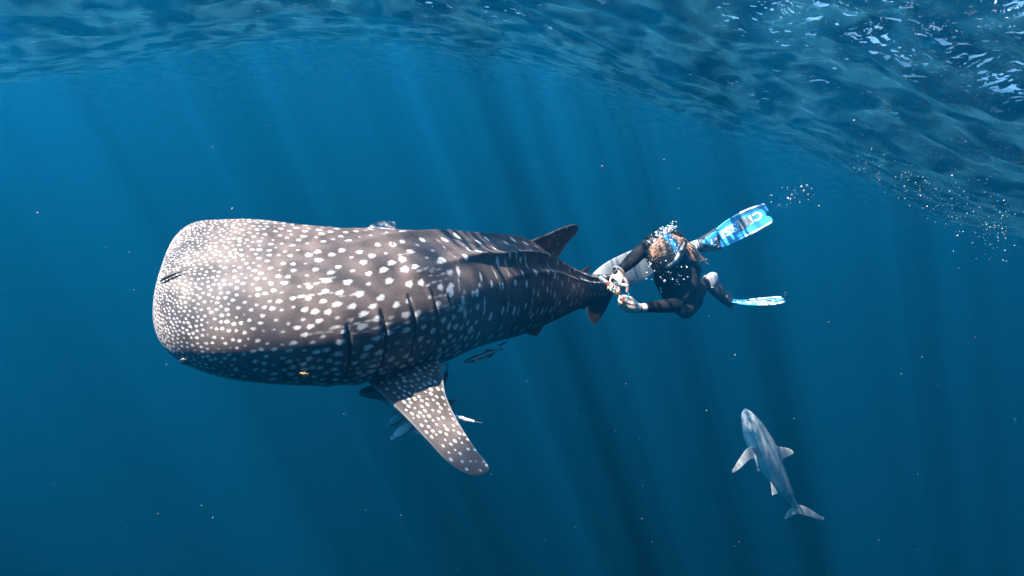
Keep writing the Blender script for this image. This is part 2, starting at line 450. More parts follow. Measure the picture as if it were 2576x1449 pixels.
def build_whale():
    g = np.random.default_rng(3)
    rt = root('whale_shark', at(900, 760, 3.4), 'huge brown whale shark covered in white spots', 'whale shark')
    nl = 1000
    ll = np.linspace(0, 1, nl)
    ll = WL*(ll**1.5*0.55+ll*0.45); ll[0] = 1e-5
    pn = np.concatenate([np.linspace(-180, -95, 24)[:-1], np.linspace(-95, -25, 60)[:-1], np.linspace(-25, 150, 400)[:-1], np.linspace(150, 180, 12)[:-1]])
    nv = len(pn)
    Lg, Pg = np.meshgrid(ll, pn, indexing='ij')
    V = whale_surface(Lg, Pg)
    # metric round the body
    dP = np.linalg.norm(np.gradient(V, axis=1), axis=2)/np.maximum(np.gradient(pn), 1e-6)[None]    # m per degree
    paint = np.zeros((nl, nv, 4), np.float32); paint[..., 3] = 1
    spot = paint[..., 0]
    def stamp(l0, p0, r, el=1.0, ez=1.0, val=1.0, tilt=0.0, soft=.35, amt=.16):
        """a ragged pale mark; el, ez stretch it along and round the body"""
        i = int(np.searchsorted(ll, l0)); j = int(np.searchsorted(pn, p0))
        if i >= nl or j >= nv: return
        met = dP[i, min(j, nv-1)]
        wl = r*max(el, ez)*1.6; wp = wl/max(met, 1e-5)
        i0, i1 = np.searchsorted(ll, [l0-wl, l0+wl]); j0, j1 = np.searchsorted(pn, [p0-wp, p0+wp])
        if i1 <= i0 or j1 <= j0: return
        dx = (ll[i0:i1, None]-l0); dy = (pn[None, j0:j1]-p0)*met
        ct, st = math.cos(tilt), math.sin(tilt)
        a = (dx*ct+dy*st)/el; b = (-dx*st+dy*ct)/ez
        d = np.hypot(a, b); d = rag(d, np.arctan2(b, a), g.uniform(0, 6), amt)/r
        m = np.clip((1+soft*.5-d)/soft, 0, 1)*val
        spot[i0:i1, j0:j1] = np.maximum(spot[i0:i1, j0:j1], m)
    # --- dense spots on head and shoulders: spacing grows from the snout backwards
    l_end = l_of_px(1010)
    cell = {}
    def spacing(l, p):
        s = np.interp(l, [0, .06, .14, .28, .45, .75, 1.1], [.0092, .0105, .0140, .0205, .0315, .052, .062])
        if p > 72 and l > .3: s *= np.interp(p, [72, 95], [1.0, .62])
        if p > 72 and l > .3: s = max(s, .028)
        return s
    pts = []
    def near_ok(q, s):
        cx = np.floor(q/.07).astype(int)
        for dx in (-1, 0, 1):
            for dy in (-1, 0, 1):
                for dz in (-1, 0, 1):
                    for k, sk in cell.get((cx[0]+dx, cx[1]+dy, cx[2]+dz), ()):
                        if np.sum((k-q)**2) < ((s+sk)/2)**2: return False
        cell.setdefault(tuple(cx), []).append((q, s)); return True
    cand_l = np.concatenate([g.uniform(0.004, .14, 14000), g.uniform(.1, .35, 9000), g.uniform(.3, l_end+.15, 12000)])
    cand_p = g.uniform(-100, 140, len(cand_l))
    cq = whale_surface(cand_l, cand_p)
    for l0, p0, q in zip(cand_l, cand_p, cq):
        lim = l_end + (.14 if p0 > 60 else 0)
        if l0 > lim or (abs(p0) < 3 and l0 > .5): continue
        s = spacing(l0, p0)
        if not near_ok(q, s): continue
        small = g.random() < (.12 if l0 < .2 else .3)
        r = s*np.interp(l0, [0, .15, .4, .8, 1.2], [.30, .29, .255, .235, .225])*(g.uniform(.85, 1.12) if not small else g.uniform(.5, .7))
        if p0 > 85 and l0 > .4: r *= 1.12
        el = np.interp(l0, [0, .3, .6, 1.0], [1.0, 1.05, 1.12, .95])
        stamp(l0, p0, r, el=el*g.uniform(.9, 1.15), ez=g.uniform(.85, 1.0)*(1.3 if p0 > 80 else 1), val=(g.uniform(.7, 1) if not small else g.uniform(.35, .8)), tilt=g.normal(0, .2), soft=g.uniform(.35, .75) if not small else .9)
    # --- streaks between the spots on the shoulder
    for _ in range(16):
        l0 = g.uniform(.45, 1.05); p0 = g.uniform(18, 72)
        for k in range(g.integers(2, 5)):
            stamp(l0+k*.03, p0+g.normal(0, .5), .0045*g.uniform(.7, 1.2), el=2.6, ez=1, val=g.uniform(.25, .6), tilt=g.normal(.05, .1), soft=.9)
    # --- columns of large spots on the trunk and tail, pale lines between
    lc = l_of_px(1000); k = 0
    while lc < WL-.10:
        t = (lc-l_of_px(1000))/(WL-l_of_px(1000))
        big = np.interp(t, [0, .5, 1], [.0165, .0150, .0075])
        step = np.interp(t, [0, .4, .8, 1], [.138, .120, .080, .055])
        girth = float(np.interp(lc, ll, dP[:, int(np.searchsorted(pn, 60))]))
        for side in (1, -1):
            p = 9+g.uniform(-3, 3)+(5 if k % 2 else 0)
            while p < 134:
                gap = np.interp(t, [0, .5, 1], [.145, .130, .065])/max(girth, 1e-4)
                if lc < l_end+.2 and p > 66 and side == 1 and p < 140: pass
                stamp(lc+g.normal(0, .008), side*p, big*g.uniform(.75, 1.12), el=.92, ez=1.25, val=1, soft=.28, amt=.08)
                p += gap*g.uniform(.8, 1.15)
            # thin broken pale line halfway to the next column
            lm = lc+step*.5; ph0 = g.uniform(0, 6.28); q = 12
            while q < 136:
                wob = .018*math.sin(q*.06+ph0)+.008*math.sin(q*.17+ph0)
                if g.random() < .62:
                    bigger = g.random() < .16
                    stamp(lm+wob, side*q, (.0105 if bigger else .0052)*np.interp(t, [0, 1], [1, .5]), el=.8, ez=2.0, val=(.85 if bigger else g.uniform(.0, .42)), tilt=-.18*math.cos(q*.06+ph0), soft=.8 if not bigger else .35)
                q += .0125/max(girth, 1e-4)
        lc += step; k += 1
    # belly: pale below the flank
    edge = np.interp(Lg, [0, .2, .5, .9, 1.3, 2.2, WL], [104, 110, 121, 131, 140, 148, 168])
    paint[..., 1] = np.clip((np.abs(Pg)-edge+6)/12, 0, 1)
    spot *= 1-.75*np.clip((np.abs(Pg)-edge)/12, 0, 1)
    o = obj('body', c2w(V.reshape(-1, 3)), np.concatenate([grid_faces(nl, nv, True)]), M_WHALE, rt, color=paint.reshape(-1, 4))
    # gill slits
    dark = mat_plain('gill_flesh', (.012, .010, .011), .8)
    for gx, p0, p1 in GILLS:
        p = np.linspace(p0+2, p1-4, 40); gl = l_of_px(gx)+gill_bend(p, p0, p1)
        q = (p-p0)/(p1-p0)
        wd = (.0090 if gx < 950 else .0035)*np.interp(q, [0, .05, .16, .40, .65, 1], [0, .35, .85, 1, .5, .12])+.0005
        rows = []
        for s in (-1, -.3, .3, 1):
            P3 = whale_surface(gl+wd*s, p); Cc = spline(wk_l, wk_p, gl)
            rows.append(P3+unit(P3-Cc)*(.0045 if abs(s) < .5 else -.004))
        rows.append(rows[1]-unit(rows[1]-Cc)*.014)
        G = np.stack(rows, 1)
        obj('gill_slit', c2w(G.reshape(-1, 3)), grid_faces(40, 5, True), dark, rt)
    # eye in its rim near the corner of the mouth
    le = l_of_px(492)+.01; pe = 98
    E = whale_surface(np.array(le), np.array(pe)); Ec = spline(wk_l, wk_p, np.array(le)); n = unit(E-Ec)
    ec = c2w(E+n*.001)
    ey = obj('eye', *ball(ec, .014), mat_plain('eyeball', (.02, .02, .022), .15, coat=.6), rt)
    nw = unit(c2w(E+n)-c2w(E)); t1 = unit(np.cross(nw, UP)); t2 = np.cross(nw, t1)
    a = np.linspace(0, 2*math.pi, 25)
    ring = ec+nw*.005+.0125*(np.cos(a)[:, None]*t1+np.sin(a)[:, None]*t2)
    obj('eyelid', *tube(ring, .0030, 8, hint=nw, caps=False), mat_plain('eyelid_hide', (.07, .06, .06), .6), ey)

    # ---- fins
    def spotted_fin(name, lead, trail, thick, dens, rad, seed, nu=170, nv=90, sharp=1.0, edge_pale=.0, pale=0.0, spots=True):
        gg = np.random.default_rng(seed)
        v, f, U2, V2, ch = foil([cs(*p) for p in lead], [cs(*p) for p in trail], thick, nu, nv, sharp)
        pc = np.zeros((len(v), 4), np.float32); pc[:, 3] = 1
        if spots:
            cand = gg.integers(0, len(v), 9000); chosen = []
            for c in cand:
                s = dens*gg.uniform(.8, 1.2)
                if U2[c] > .97 or V2[c] < .10 or V2[c] > .97: continue
                if chosen and np.min(np.sum((v[np.array(chosen)]-v[c])**2, 1)) < s*s: continue
                chosen.append(c)
                r = rad*gg.uniform(.5, 1.15)*np.interp(U2[c], [0, 1], [1.05, .8])
                d = np.linalg.norm(v-v[c], axis=1); k = d < r*1.6
                # longer along the fin
                sp_ = unit(np.array([cs(*lead[-1])-cs(*lead[0])]))[0]
                rel = v[k]-v[c]; al = rel@sp_; pe_ = np.sqrt(np.maximum(np.sum(rel**2, 1)-al**2, 0))
                dd = np.hypot(al/1.3, pe_/.85)*(1+.1*np.sin(5*np.arctan2(al, pe_)+c))
                pc[k, 0] = np.maximum(pc[k, 0], np.clip((1.15-dd/r)/.35, 0, 1)*gg.uniform(.7, 1))
        if edge_pale: pc[:, 1] = np.clip((.045-np.minimum(V2, 1-V2))/.03, 0, 1)*edge_pale
        pc[:, 1] = np.maximum(pc[:, 1], pale)
        return obj(name, c2w(v), f, M_WHALE, rt, color=pc)
    # near pectoral fin, sweeping down and back
    spotted_fin('pectoral_fin',
        [(905, 905, 3.40), (925, 958, 3.30), (965, 998, 3.24), (1015, 1045, 3.19), (1075, 1108, 3.14), (1125, 1160, 3.10), (1165, 1187, 3.08), (1200, 1196, 3.07), (1226, 1190, 3.07)],
        [(1085, 880, 3.48), (1108, 915, 3.42), (1114, 950, 3.36), (1120, 990, 3.31), (1142, 1042, 3.25), (1172, 1093, 3.18), (1204, 1140, 3.12), (1225, 1166, 3.09), (1231, 1180, 3.07)],
        .034, .0225, .0068, 21, nu=220, nv=110, edge_pale=.25)
    # far pectoral fin: only its tip shows over the back
    spotted_fin('pectoral_fin',
        [(860, 660, 3.75), (885, 620, 3.95), (915, 585, 4.12), (940, 562, 4.22), (962, 556, 4.28), (990, 557, 4.33)],
        [(1030, 660, 3.85), (1015, 630, 4.0), (1003, 600, 4.15), (1000, 580, 4.25), (996, 567, 4.3), (994, 559, 4.33)],
        .02, .022, .006, 22, nu=90, nv=60, edge_pale=.3, pale=.25)  # whole fin tinted towards the belly tone to look sunlit
    # first dorsal fin
    spotted_fin('dorsal_fin',
        [(1270, 650, 4.36), (1305, 622, 4.40), (1340, 604, 4.48), (1375, 590, 4.55), (1410, 574, 4.62), (1434, 566, 4.66), (1450, 565, 4.68)],
        [(1408, 700, 4.74), (1402, 672, 4.78), (1400, 655, 4.80), (1412, 634, 4.78), (1434, 604, 4.74), (1450, 586, 4.71), (1456, 573, 4.70)],
        .042, .050, .0085, 23, nu=110, nv=80, sharp=1.0)
    # second dorsal fin
    spotted_fin('dorsal_fin',
        [(1440, 700, 5.16), (1458, 686, 5.20), (1472, 675, 5.22), (1485, 668, 5.24)],
        [(1478, 704, 5.28), (1476, 690, 5.28), (1480, 680, 5.27), (1488, 671, 5.26)],
        .012, .05, .005, 24, nu=40, nv=30, spots=False)
    # pelvic fin and anal fin under the rear trunk
    spotted_fin('pelvic_fin',
        [(1290, 815, 4.40), (1312, 832, 4.40), (1332, 842, 4.42), (1350, 845, 4.45)],
        [(1375, 790, 4.66), (1370, 812, 4.62), (1362, 830, 4.55), (1353, 843, 4.47)],
        .012, .05, .007, 25, nu=40, nv=30, spots=False)
    spotted_fin('anal_fin',
        [(1440, 770, 5.1), (1456, 776, 5.12), (1470, 777, 5.16)],
        [(1488, 750, 5.3), (1484, 764, 5.26), (1474, 774, 5.2)],
        .008, .05, .007, 26, nu=30, nv=24, spots=False)
    # tail fin: long upper lobe running behind the diver, short lower lobe
    cf = spotted_fin('caudal_fin',
        [(1470, 716, 5.40), (1490, 690, 5.46), (1520, 664, 5.52), (1560, 642, 5.60), (1610, 622, 5.70), (1660, 606, 5.79), (1700, 596, 5.86), (1722, 592, 5.90)],
        [(1565, 734, 5.62), (1588, 722, 5.66), (1612, 708, 5.70), (1640, 688, 5.75), (1672, 660, 5.81), (1700, 634, 5.87), (1716, 613, 5.90), (1727, 597, 5.92)],
        .030, .032, .0045, 27, nu=110, nv=60, edge_pale=.35, spots=False, pale=.8)  # pale tone mixed into the upper lobe stands in for light on it
    spotted_fin('caudal_lobe',
        [(1480, 735, 5.42), (1478, 765, 5.45), (1478, 790, 5.47), (1484, 806, 5.48), (1494, 816, 5.49)],
        [(1552, 720, 5.62), (1540, 745, 5.58), (1528, 772, 5.55), (1514, 795, 5.52), (1500, 813, 5.50)],
        .022, .035, .005, 28, nu=70, nv=40, edge_pale=.3, spots=False).parent = rt
    return rt
build_whale()

# ================================================================ smaller fish
_wl, _wp = np.meshgrid(np.linspace(.002, WL, 420), np.linspace(-90, 175, 360), indexing='ij')
_ws = whale_surface(_wl, _wp).reshape(-1, 3)
_wpx = np.stack([_ws[:, 0]/_ws[:, 1]*FPX+1288, 724.5-_ws[:, 2]/_ws[:, 1]*FPX], 1)
def on_whale(px, py, off=.01):
    """point just off the whale shark's hide, on the lens's side"""
    d = np.hypot(_wpx[:, 0]-px, _wpx[:, 1]-py); k = np.where(d < max(6, d.min()+1))[0]
    q = _ws[k[np.argmin(_ws[k, 1])]]
    dep = q[1]-off
    return (px, py, dep)

def fish_mat(name, base, pale, rough=.5):
    m, nt, N, L, P = new_mat(name)
    a = N.new('ShaderNodeAttribute'); a.attribute_name = 'paint'
    sp = N.new('ShaderNodeSeparateColor'); L.new(a.outputs['Color'], sp.inputs[0])
    tc = N.new('ShaderNodeTexCoord'); n = N.new('ShaderNodeTexNoise'); n.inputs['Scale'].default_value = 25; n.inputs['Detail'].default_value = 5
    L.new(tc.outputs['Object'], n.inputs['Vector'])
    r = N.new('ShaderNodeMapRange')
    for i, v in enumerate((.3, .7, .78, 1.2)): r.inputs[i+1].default_value = v
    L.new(n.outputs[0], r.inputs[0])
    x = N.new('ShaderNodeMix'); x.data_type = 'RGBA'; x.inputs[6].default_value = (*base, 1); x.inputs[7].default_value = (*pale, 1)
    L.new(sp.outputs[0], x.inputs[0])
    s = N.new('ShaderNodeVectorMath'); s.operation = 'SCALE'; L.new(x.outputs[2], s.inputs[0]); L.new(r.outputs[0], s.inputs['Scale'])
    y = N.new('ShaderNodeMix'); y.data_type = 'RGBA'; L.new(sp.outputs[1], y.inputs[0]); L.new(s.outputs[0], y.inputs[6]); y.inputs[7].default_value = (.01, .01, .012, 1)
    L.new(y.outputs[2], P.inputs['Base Color']); P.inputs['Roughness'].default_value = rough; P.inputs['Specular IOR Level'].default_value = .3
    return m

def loft_body(P, ru, rw, U0, n=40, m=110, power=2.0):
    """fish body: P keys (camera axes), ru half-height, rw half-width keys, U0 dorsal direction"""
    P = np.asarray(P, float); s = np.concatenate([[0], np.cumsum(np.linalg.norm(np.diff(P, axis=0), axis=1))])
    t = np.linspace(0, 1, m); x = s[-1]*(t**1.35*.6+t*.4)
    C = spline(s, P, x); a = spline(s, ru, x); b = spline(s, rw, x)
    T, U, W = frames(C, U0)
    ph = np.linspace(0, 2*math.pi, n, endpoint=False); c, q = np.cos(ph), np.sin(ph)
    c2 = np.sign(c)*np.abs(c)**(2/power); q2 = np.sign(q)*np.abs(q)**(2/power)
    V = C[:, None]+U[:, None]*(a[:, None]*c2)[..., None]+W[:, None]*(b[:, None]*q2)[..., None]
    f = [tuple(k) for k in grid_faces(m, n, True)]
    f.append(tuple(range(n))[::-1]); f.append(tuple(range((m-1)*n, m*n)))
    return V, f, x/s[-1], ph, (C, T, U, W)

def gs(cx, cy, d): return cs((2450+cx/2.898)*.72707, (1350+cy/2.898)*.72707, d)

def build_grey_shark():
    D = 9.4
    rt = root('grey_shark', c2w(gs(600, 700, D)), 'plain pale grey shark with white-edged fins swimming below the diver', 'shark')
    M = fish_mat('grey_shark_hide', (.52, .51, .52), (.74, .75, .76), .6)
    k = .2509/FPX*D       # metres per unit of the measured outline
    keys = [(366, 178, D-.05), (378, 215, D-.05), (400, 270, D-.05), (432, 340, D-.04), (505, 500, D), (580, 640, D+.03), (650, 790, D+.07), (725, 920, D+.12), (795, 1040, D+.17), (845, 1120, D+.21), (885, 1180, D+.25)]
    P = [gs(*q) for q in keys]
    ru = np.array([3, 40, 70, 97, 130, 130, 114, 90, 62, 35, 27])*k
    rw = np.array([3, 34, 58, 80, 104, 104, 92, 72, 46, 26, 16])*k
    V, f, t, ph, (C, T, U, W) = loft_body(P, ru, rw, unit(np.array([.80, -.52, .30])), 60, 150)
    pc = np.zeros((*V.shape[:2], 4), np.float32); pc[..., 3] = 1
    pc[..., 0] = np.clip((.02-np.cos(ph))/.45, 0, 1)[None]
    obj('body', c2w(V.reshape(-1, 3)), f, M, rt, color=pc.reshape(-1, 4))
    def fin(name, lead, trail, th, tip=.18, nu=60, nv=36):
        v, ff, U2, V2, ch = foil([gs(*q) for q in lead], [gs(*q) for q in trail], th, nu, nv)
        c = np.zeros((len(v), 4), np.float32); c[:, 3] = 1
        c[:, 0] = np.clip(np.maximum((U2-(1-tip*.55))/.02, (V2-.945)/.02*(U2 > .35)), 0, 1)
        return obj(name, c2w(v), ff, M, rt, color=c)
    fin('pectoral_fin', [(430, 560, D-.04), (385, 590, D-.10), (330, 665, D-.17), (280, 740, D-.23), (248, 795, D-.27), (236, 812, D-.28)],
        [(495, 690, D-.02), (440, 688, D-.06), (400, 705, D-.12), (350, 755, D-.19), (290, 805, D-.25), (243, 832, D-.28)], .012)
    fin('dorsal_fin', [(640, 530, D-.05), (690, 562, D-.08), (750, 572, D-.12), (800, 582, D-.15), (835, 597, D-.17), (856, 620, D-.18)],
        [(735, 735, D-.02), (742, 700, D-.05), (775, 676, D-.09), (815, 655, D-.13), (840, 642, D-.16), (858, 630, D-.18)], .013)
    fin('pelvic_fin', [(625, 905, D+.02), (632, 960, D-.02), (638, 1020, D-.05), (644, 1054, D-.07)],
        [(700, 1030, D+.06), (690, 1040, D+.02), (670, 1042, D-.03), (650, 1052, D-.06)], .006, tip=.25)
    fin('dorsal_fin', [(815, 1010, D+.1), (838, 1036, D+.08), (862, 1052, D+.06), (874, 1060, D+.05)],
        [(848, 1105, D+.16), (850, 1080, D+.13), (860, 1072, D+.1), (872, 1064, D+.06)], .004, tip=.3)
    fin('caudal_fin', [(845, 1115, D+.19), (885, 1140, D+.22), (960, 1162, D+.25), (1050, 1212, D+.29), (1120, 1256, D+.32), (1162, 1278, D+.34)],
        [(850, 1218, D+.22), (895, 1236, D+.24), (970, 1252, D+.27), (1060, 1276, D+.30), (1120, 1294, D+.33), (1160, 1298, D+.34)], .010, tip=.1)
    fin('caudal_lobe', [(885, 1180, D+.22), (850, 1178, D+.22), (815, 1195, D+.22), (785, 1235, D+.22), (770, 1280, D+.22)],
        [(905, 1228, D+.24), (875, 1242, D+.23), (840, 1258, D+.23), (805, 1276, D+.23), (775, 1291, D+.22)], .007, tip=.15)
    i = 24
    dark = mat_plain('shark_eye', (.01, .01, .012), .2)
    ang = R(-104)
    def skin(tt, deg, off=0):
        j = int(np.argmin(np.abs(t-tt))); a = R(deg)
        s_ = np.linalg.norm(V[j]-C[j], axis=1); m_ = int(np.argmin(np.abs((ph-a+math.pi) % (2*math.pi)-math.pi)))
        q = V[j, m_]; return q+unit(q-C[j])*off
    # which side of the body faces the lens
    sgn = 1 if skin(.3, 90)[1] < skin(.3, 270)[1] else -1
    e = skin(.105, 98*sgn, -.004)
    obj('eye', *ball(c2w(e), .010), dark, rt)
    for q in range(5):
        tt = .305+q*.018
        ln = np.array([skin(tt+.004*math.sin(z*3), sgn*(86+40*z), .0015) for z in np.linspace(0, 1, 9)])
        obj('gill_slit', *tube(c2w(ln), np.array([.001, .003, .0035, .004, .004, .004, .0035, .003, .001]), 6), dark, rt)
build_grey_shark()

def remora(name, label, keys, hh, hw, dorsal, cat='remora', tail=(.9, 1.0), base=(.055, .055, .058), pale=(.55, .57, .58), stripe=True, belly=None, disc=None, group='remoras travelling with the whale shark', fins=True, tail_len=.13, tail_h=1.0, bars=False):
    P = np.array([cs(*q) for q in keys]); L = np.sum(np.linalg.norm(np.diff(P, axis=0), axis=1))
    dorsal = unit(np.array(dorsal, float))
    rt = root(name, c2w(P[len(P)//2]), label, cat, group)
    M = fish_mat(name+'_hide', base, pale)
    xs = np.array([0, .04, .12, .28, .45, .65, .82, .94, 1.0])
    s = np.concatenate([[0], np.cumsum(np.linalg.norm(np.diff(P, axis=0), axis=1))])/L
    PP = spline(s, P, xs)
    pr = np.array([.10, .42, .74, 1.0, .98, .78, .5, .26, .20])
    if bars: pr = np.array([.12, .5, .85, 1.0, 1.0, .8, .45, .25, .2])
    V, f, t, ph, (C, T, U, W) = loft_body(PP, pr*hh, pr*hw+.0004, dorsal, 36, 90)
    c = np.zeros((*V.shape[:2], 4), np.float32); c[..., 3] = 1
    deg = np.abs(np.degrees((ph+math.pi) % (2*math.pi)-math.pi))      # 0 back, 90 flank, 180 belly
    if stripe:
        c[..., 0] = np.maximum(np.exp(-((deg-72)/7)**2), np.exp(-((deg-122)/6)**2))[None]*np.clip((t[:, None]-.03)/.05, 0, 1)*np.clip((.97-t[:, None])/.1, 0, 1)
    if belly: c[..., 0] = np.maximum(c[..., 0], np.clip((deg-belly)/25, 0, 1)[None])
    if bars: c[..., 1] = np.clip((np.sin(t*2*math.pi*6.5+.5)-.15)/.2, 0, 1)[:, None]*np.clip((deg[None] < 150)*1., 0, 1)
    obj('body', c2w(V.reshape(-1, 3)), f, M, rt, color=c.reshape(-1, 4))
    def addfin(nm, lead, trail, th, pale_=0):
        v, ff, U2, V2, ch = foil(lead, trail, th, 24, 16)
        cc = np.zeros((len(v), 4), np.float32); cc[:, 3] = 1; cc[:, 0] = pale_
        return obj(nm, c2w(v), ff, M, rt, color=cc)
    e, te, ue, we = C[-1], T[-1], U[-1], W[-1]
    th_ = tail_h*hh*1.15; tl = tail_len*L
    for sg in (1, -1):
        addfin('tail_fin', [e-te*tl*.25, e+te*tl*.3+ue*sg*th_*.55, e+te*tl+ue*sg*th_], [e+te*tl*.62, e+te*tl*.75+ue*sg*th_*.45, e+te*tl*1.02+ue*sg*th_*1.0], max(.0012, hh*.05), .55 if belly and belly < 60 else .1)
    if fins:
        def pt(tt, k, sg=1):
            j = int(np.argmin(np.abs(t-tt))); return C[j]+U[j]*k*hh*sg
        addfin('dorsal_fin', [pt(.55, .7), pt(.60, 1.25), pt(.64, 1.55)], [pt(.90, .25), pt(.82, .75), pt(.67, 1.5)], hh*.06)
        addfin('anal_fin', [pt(.57, .7, -1), pt(.62, 1.2, -1), pt(.66, 1.45, -1)], [pt(.90, .25, -1), pt(.82, .7, -1), pt(.69, 1.4, -1)], hh*.06)
        j = int(np.argmin(np.abs(t-.24))); j2 = int(np.argmin(np.abs(t-.38)))
        for sg in (1, -1):
            b = C[j]+W[j]*sg*hw*.9; 
            addfin('pectoral_fin', [b, b+W[j]*sg*hh*.7+T[j]*hh*.6-U[j]*hh*.4, b+W[j]*sg*hh*1.1+T[j]*hh*1.5-U[j]*hh*.8], [b+T[j]*hh*.7, b+T[j]*hh*1.2+W[j]*sg*hh*.4-U[j]*hh*.4, b+W[j]*sg*hh*1.05+T[j]*hh*1.6-U[j]*hh*.8], hh*.05, .6)
    # eyes
    for sg in (1, -1):
        j = int(np.argmin(np.abs(t-.085))); obj('eye', *ball(c2w(C[j]+W[j]*sg*hw*pr[2]*.72), hh*.13), mat_plain(name+'_eye', (.008, .008, .01), .2), rt)
    if disc:
        # ridged sucking disc on top of the head: an oval rim and its cross slats
        t0, t1, wide = disc
        ja = int(np.argmin(np.abs(t-t0))); jb = int(np.argmin(np.abs(t-t1))); a0 = C[ja]+U[ja]*hh*spline(xs, pr, np.array(t0)); b0 = C[jb]+U[jb]*hh*spline(xs, pr, np.array(t1))
        cen = (a0+b0)/2; ax = (b0-a0)/2; w_ = W[(ja+jb)//2]; up = unit(np.cross(ax, w_)); up = up if np.dot(up, U[ja]) > 0 else -up
        cen = cen+up*hh*.12
        q = np.linspace(0, 2*math.pi, 41)
        ring = cen+np.cos(q)[:, None]*ax+np.sin(q)[:, None]*w_*wide*hw
        MD = mat_plain(name+'_disc', (.20, .20, .205), .6, noise=.2)
        dk = obj('sucking_disc', *tube(c2w(ring), hh*.085, 8, hint=unit(c2w(up)-c2w(0*up)), caps=False), MD, rt)
        pl = MB(); pl.add(c2w(np.concatenate([[cen-up*hh*.02], ring[:-1]-up*hh*.03])), [(0, 1+i, 1+(i+1) % 40) for i in range(40)])
        pl.build('disc_plate', mat_plain(name+'_plate', (.07, .07, .075), .7), dk)
        ns = 17
        for i in range(ns):
            x_ = -.86+1.72*i/(ns-1); hwid = math.sqrt(1-x_*x_)*.92
            a_ = cen+ax*x_-w_*wide*hw*hwid; b_ = cen+ax*x_+w_*wide*hw*hwid
            obj('slat', *tube(c2w(np.array([a_, (a_+b_)/2+up*hh*.03, b_])), hh*.032, 5), MD, dk)
    return rt

remora('remora', 'dark remora with pale belly whose flat head shows ahead of the pectoral fin',
       [(902, 990, 3.34), (930, 989, 3.34), (975, 991, 3.35), (1040, 1000, 3.38), (1118, 1014, 3.42)], .0262, .030, (.05, -.55, .85), stripe=False, belly=108, disc=(.03, .26, .72), base=(.09, .09, .094), tail_len=.16, tail_h=1.25)
remora('remora', 'grey remora showing its ridged sucking disc, the upper of two together',
       [(972, 1073, 3.40), (990, 1058, 3.40), (1015, 1042, 3.42), (1050, 1024, 3.46), (1085, 1006, 3.50)], .0215, .0230, (-.15, -.95, .25), stripe=False, belly=95, disc=(.06, .40, .80), base=(.55, .56, .57), tail_len=.14)
remora('remora', 'grey remora with pale tail and ridged disc, lowest under the pectoral fin',
       [(983, 1106, 3.32), (1000, 1092, 3.32), (1025, 1076, 3.34), (1062, 1063, 3.38), (1105, 1052, 3.42), (1150, 1052, 3.44), (1192, 1060, 3.45)], .0225, .0245, (-.22, -.95, .30), stripe=False, belly=40, disc=(.04, .29, .82), base=(.58, .59, .60), pale=(.85, .86, .87), tail_len=.10, tail_h=.55)
remora('remora', 'slim dark remora with two pale stripes hanging below the whale shark belly',
       [(1168, 911, 3.70), (1190, 904, 3.70), (1215, 895, 3.71), (1240, 885, 3.72), (1257, 878, 3.73)], .0138, .0125, (-.30, -.20, .93), belly=175, disc=None, base=(.030, .030, .033), pale=(.50, .53, .55), tail_len=.10, tail_h=.95)
remora('remora', 'tiny dark remora close against the pale rear belly',
       [(1251, 870, 4.02), (1262, 866, 4.02), (1272, 861, 4.03), (1279, 856, 4.04)], .0042, .004, (-.4, -.2, .9), stripe=False, base=(.012, .012, .013), fins=False)
remora('remora', 'thin dark remora lying on top of the whale shark snout',
       [on_whale(403, 708, .008), on_whale(418, 698, .011), on_whale(440, 688, .011), on_whale(463, 681, .008)], .0062, .005, (-.3, -.4, .85), stripe=False, base=(.035, .028, .028), fins=False, tail_len=.1, tail_h=.4)
remora('remora', 'dark remora hanging upright at the rear edge of the pectoral fin',
       [(1113, 978, 3.43), (1117, 962, 3.42), (1122, 945, 3.42), (1124, 926, 3.42)], .0075, .007, (1, -.1, .1), stripe=False, base=(.02, .02, .022), tail_len=.3, tail_h=1.0)
remora('pilot_fish', 'tiny yellow fish with black bars beside the whale shark jaw',
       [on_whale(754, 939, .05), on_whale(759, 939.5, .05), on_whale(765, 940, .05), on_whale(772, 940, .05)], .0042, .0028, (0, 0, 1), cat='fish', stripe=False, base=(.70, .36, .045), pale=(.7, .5, .2), bars=True, group='fish travelling with the whale shark', tail_len=.2, tail_h=.55)
def gpx(cx, cy, d): return ((2450+cx/2.898)*.72707, (1350+cy/2.898)*.72707, d)
remora('remora', 'pale remora tucked under the grey shark belly',
       [gpx(468, 640, 9.3), gpx(480, 690, 9.3), gpx(492, 740, 9.3), gpx(500, 785, 9.3)], .013, .011, (1, -.2, 0), stripe=False, belly=60, base=(.3, .3, .31), fins=False, tail_len=.25, tail_h=1.1, group='remora with the grey shark')

# ================================================================ the diver
def dirw(v):
    v = unit(np.asarray(v, float)); return v[0]*RT+v[1]*FW+v[2]*UP

def remesh(o, voxel, it=6, fac=.5):
    m = o.modifiers.new('union', 'REMESH'); m.mode = 'VOXEL'; m.voxel_size = voxel; m.use_smooth_shade = True
    s = o.modifiers.new('soften', 'SMOOTH'); s.iterations = it; s.factor = fac
    return o

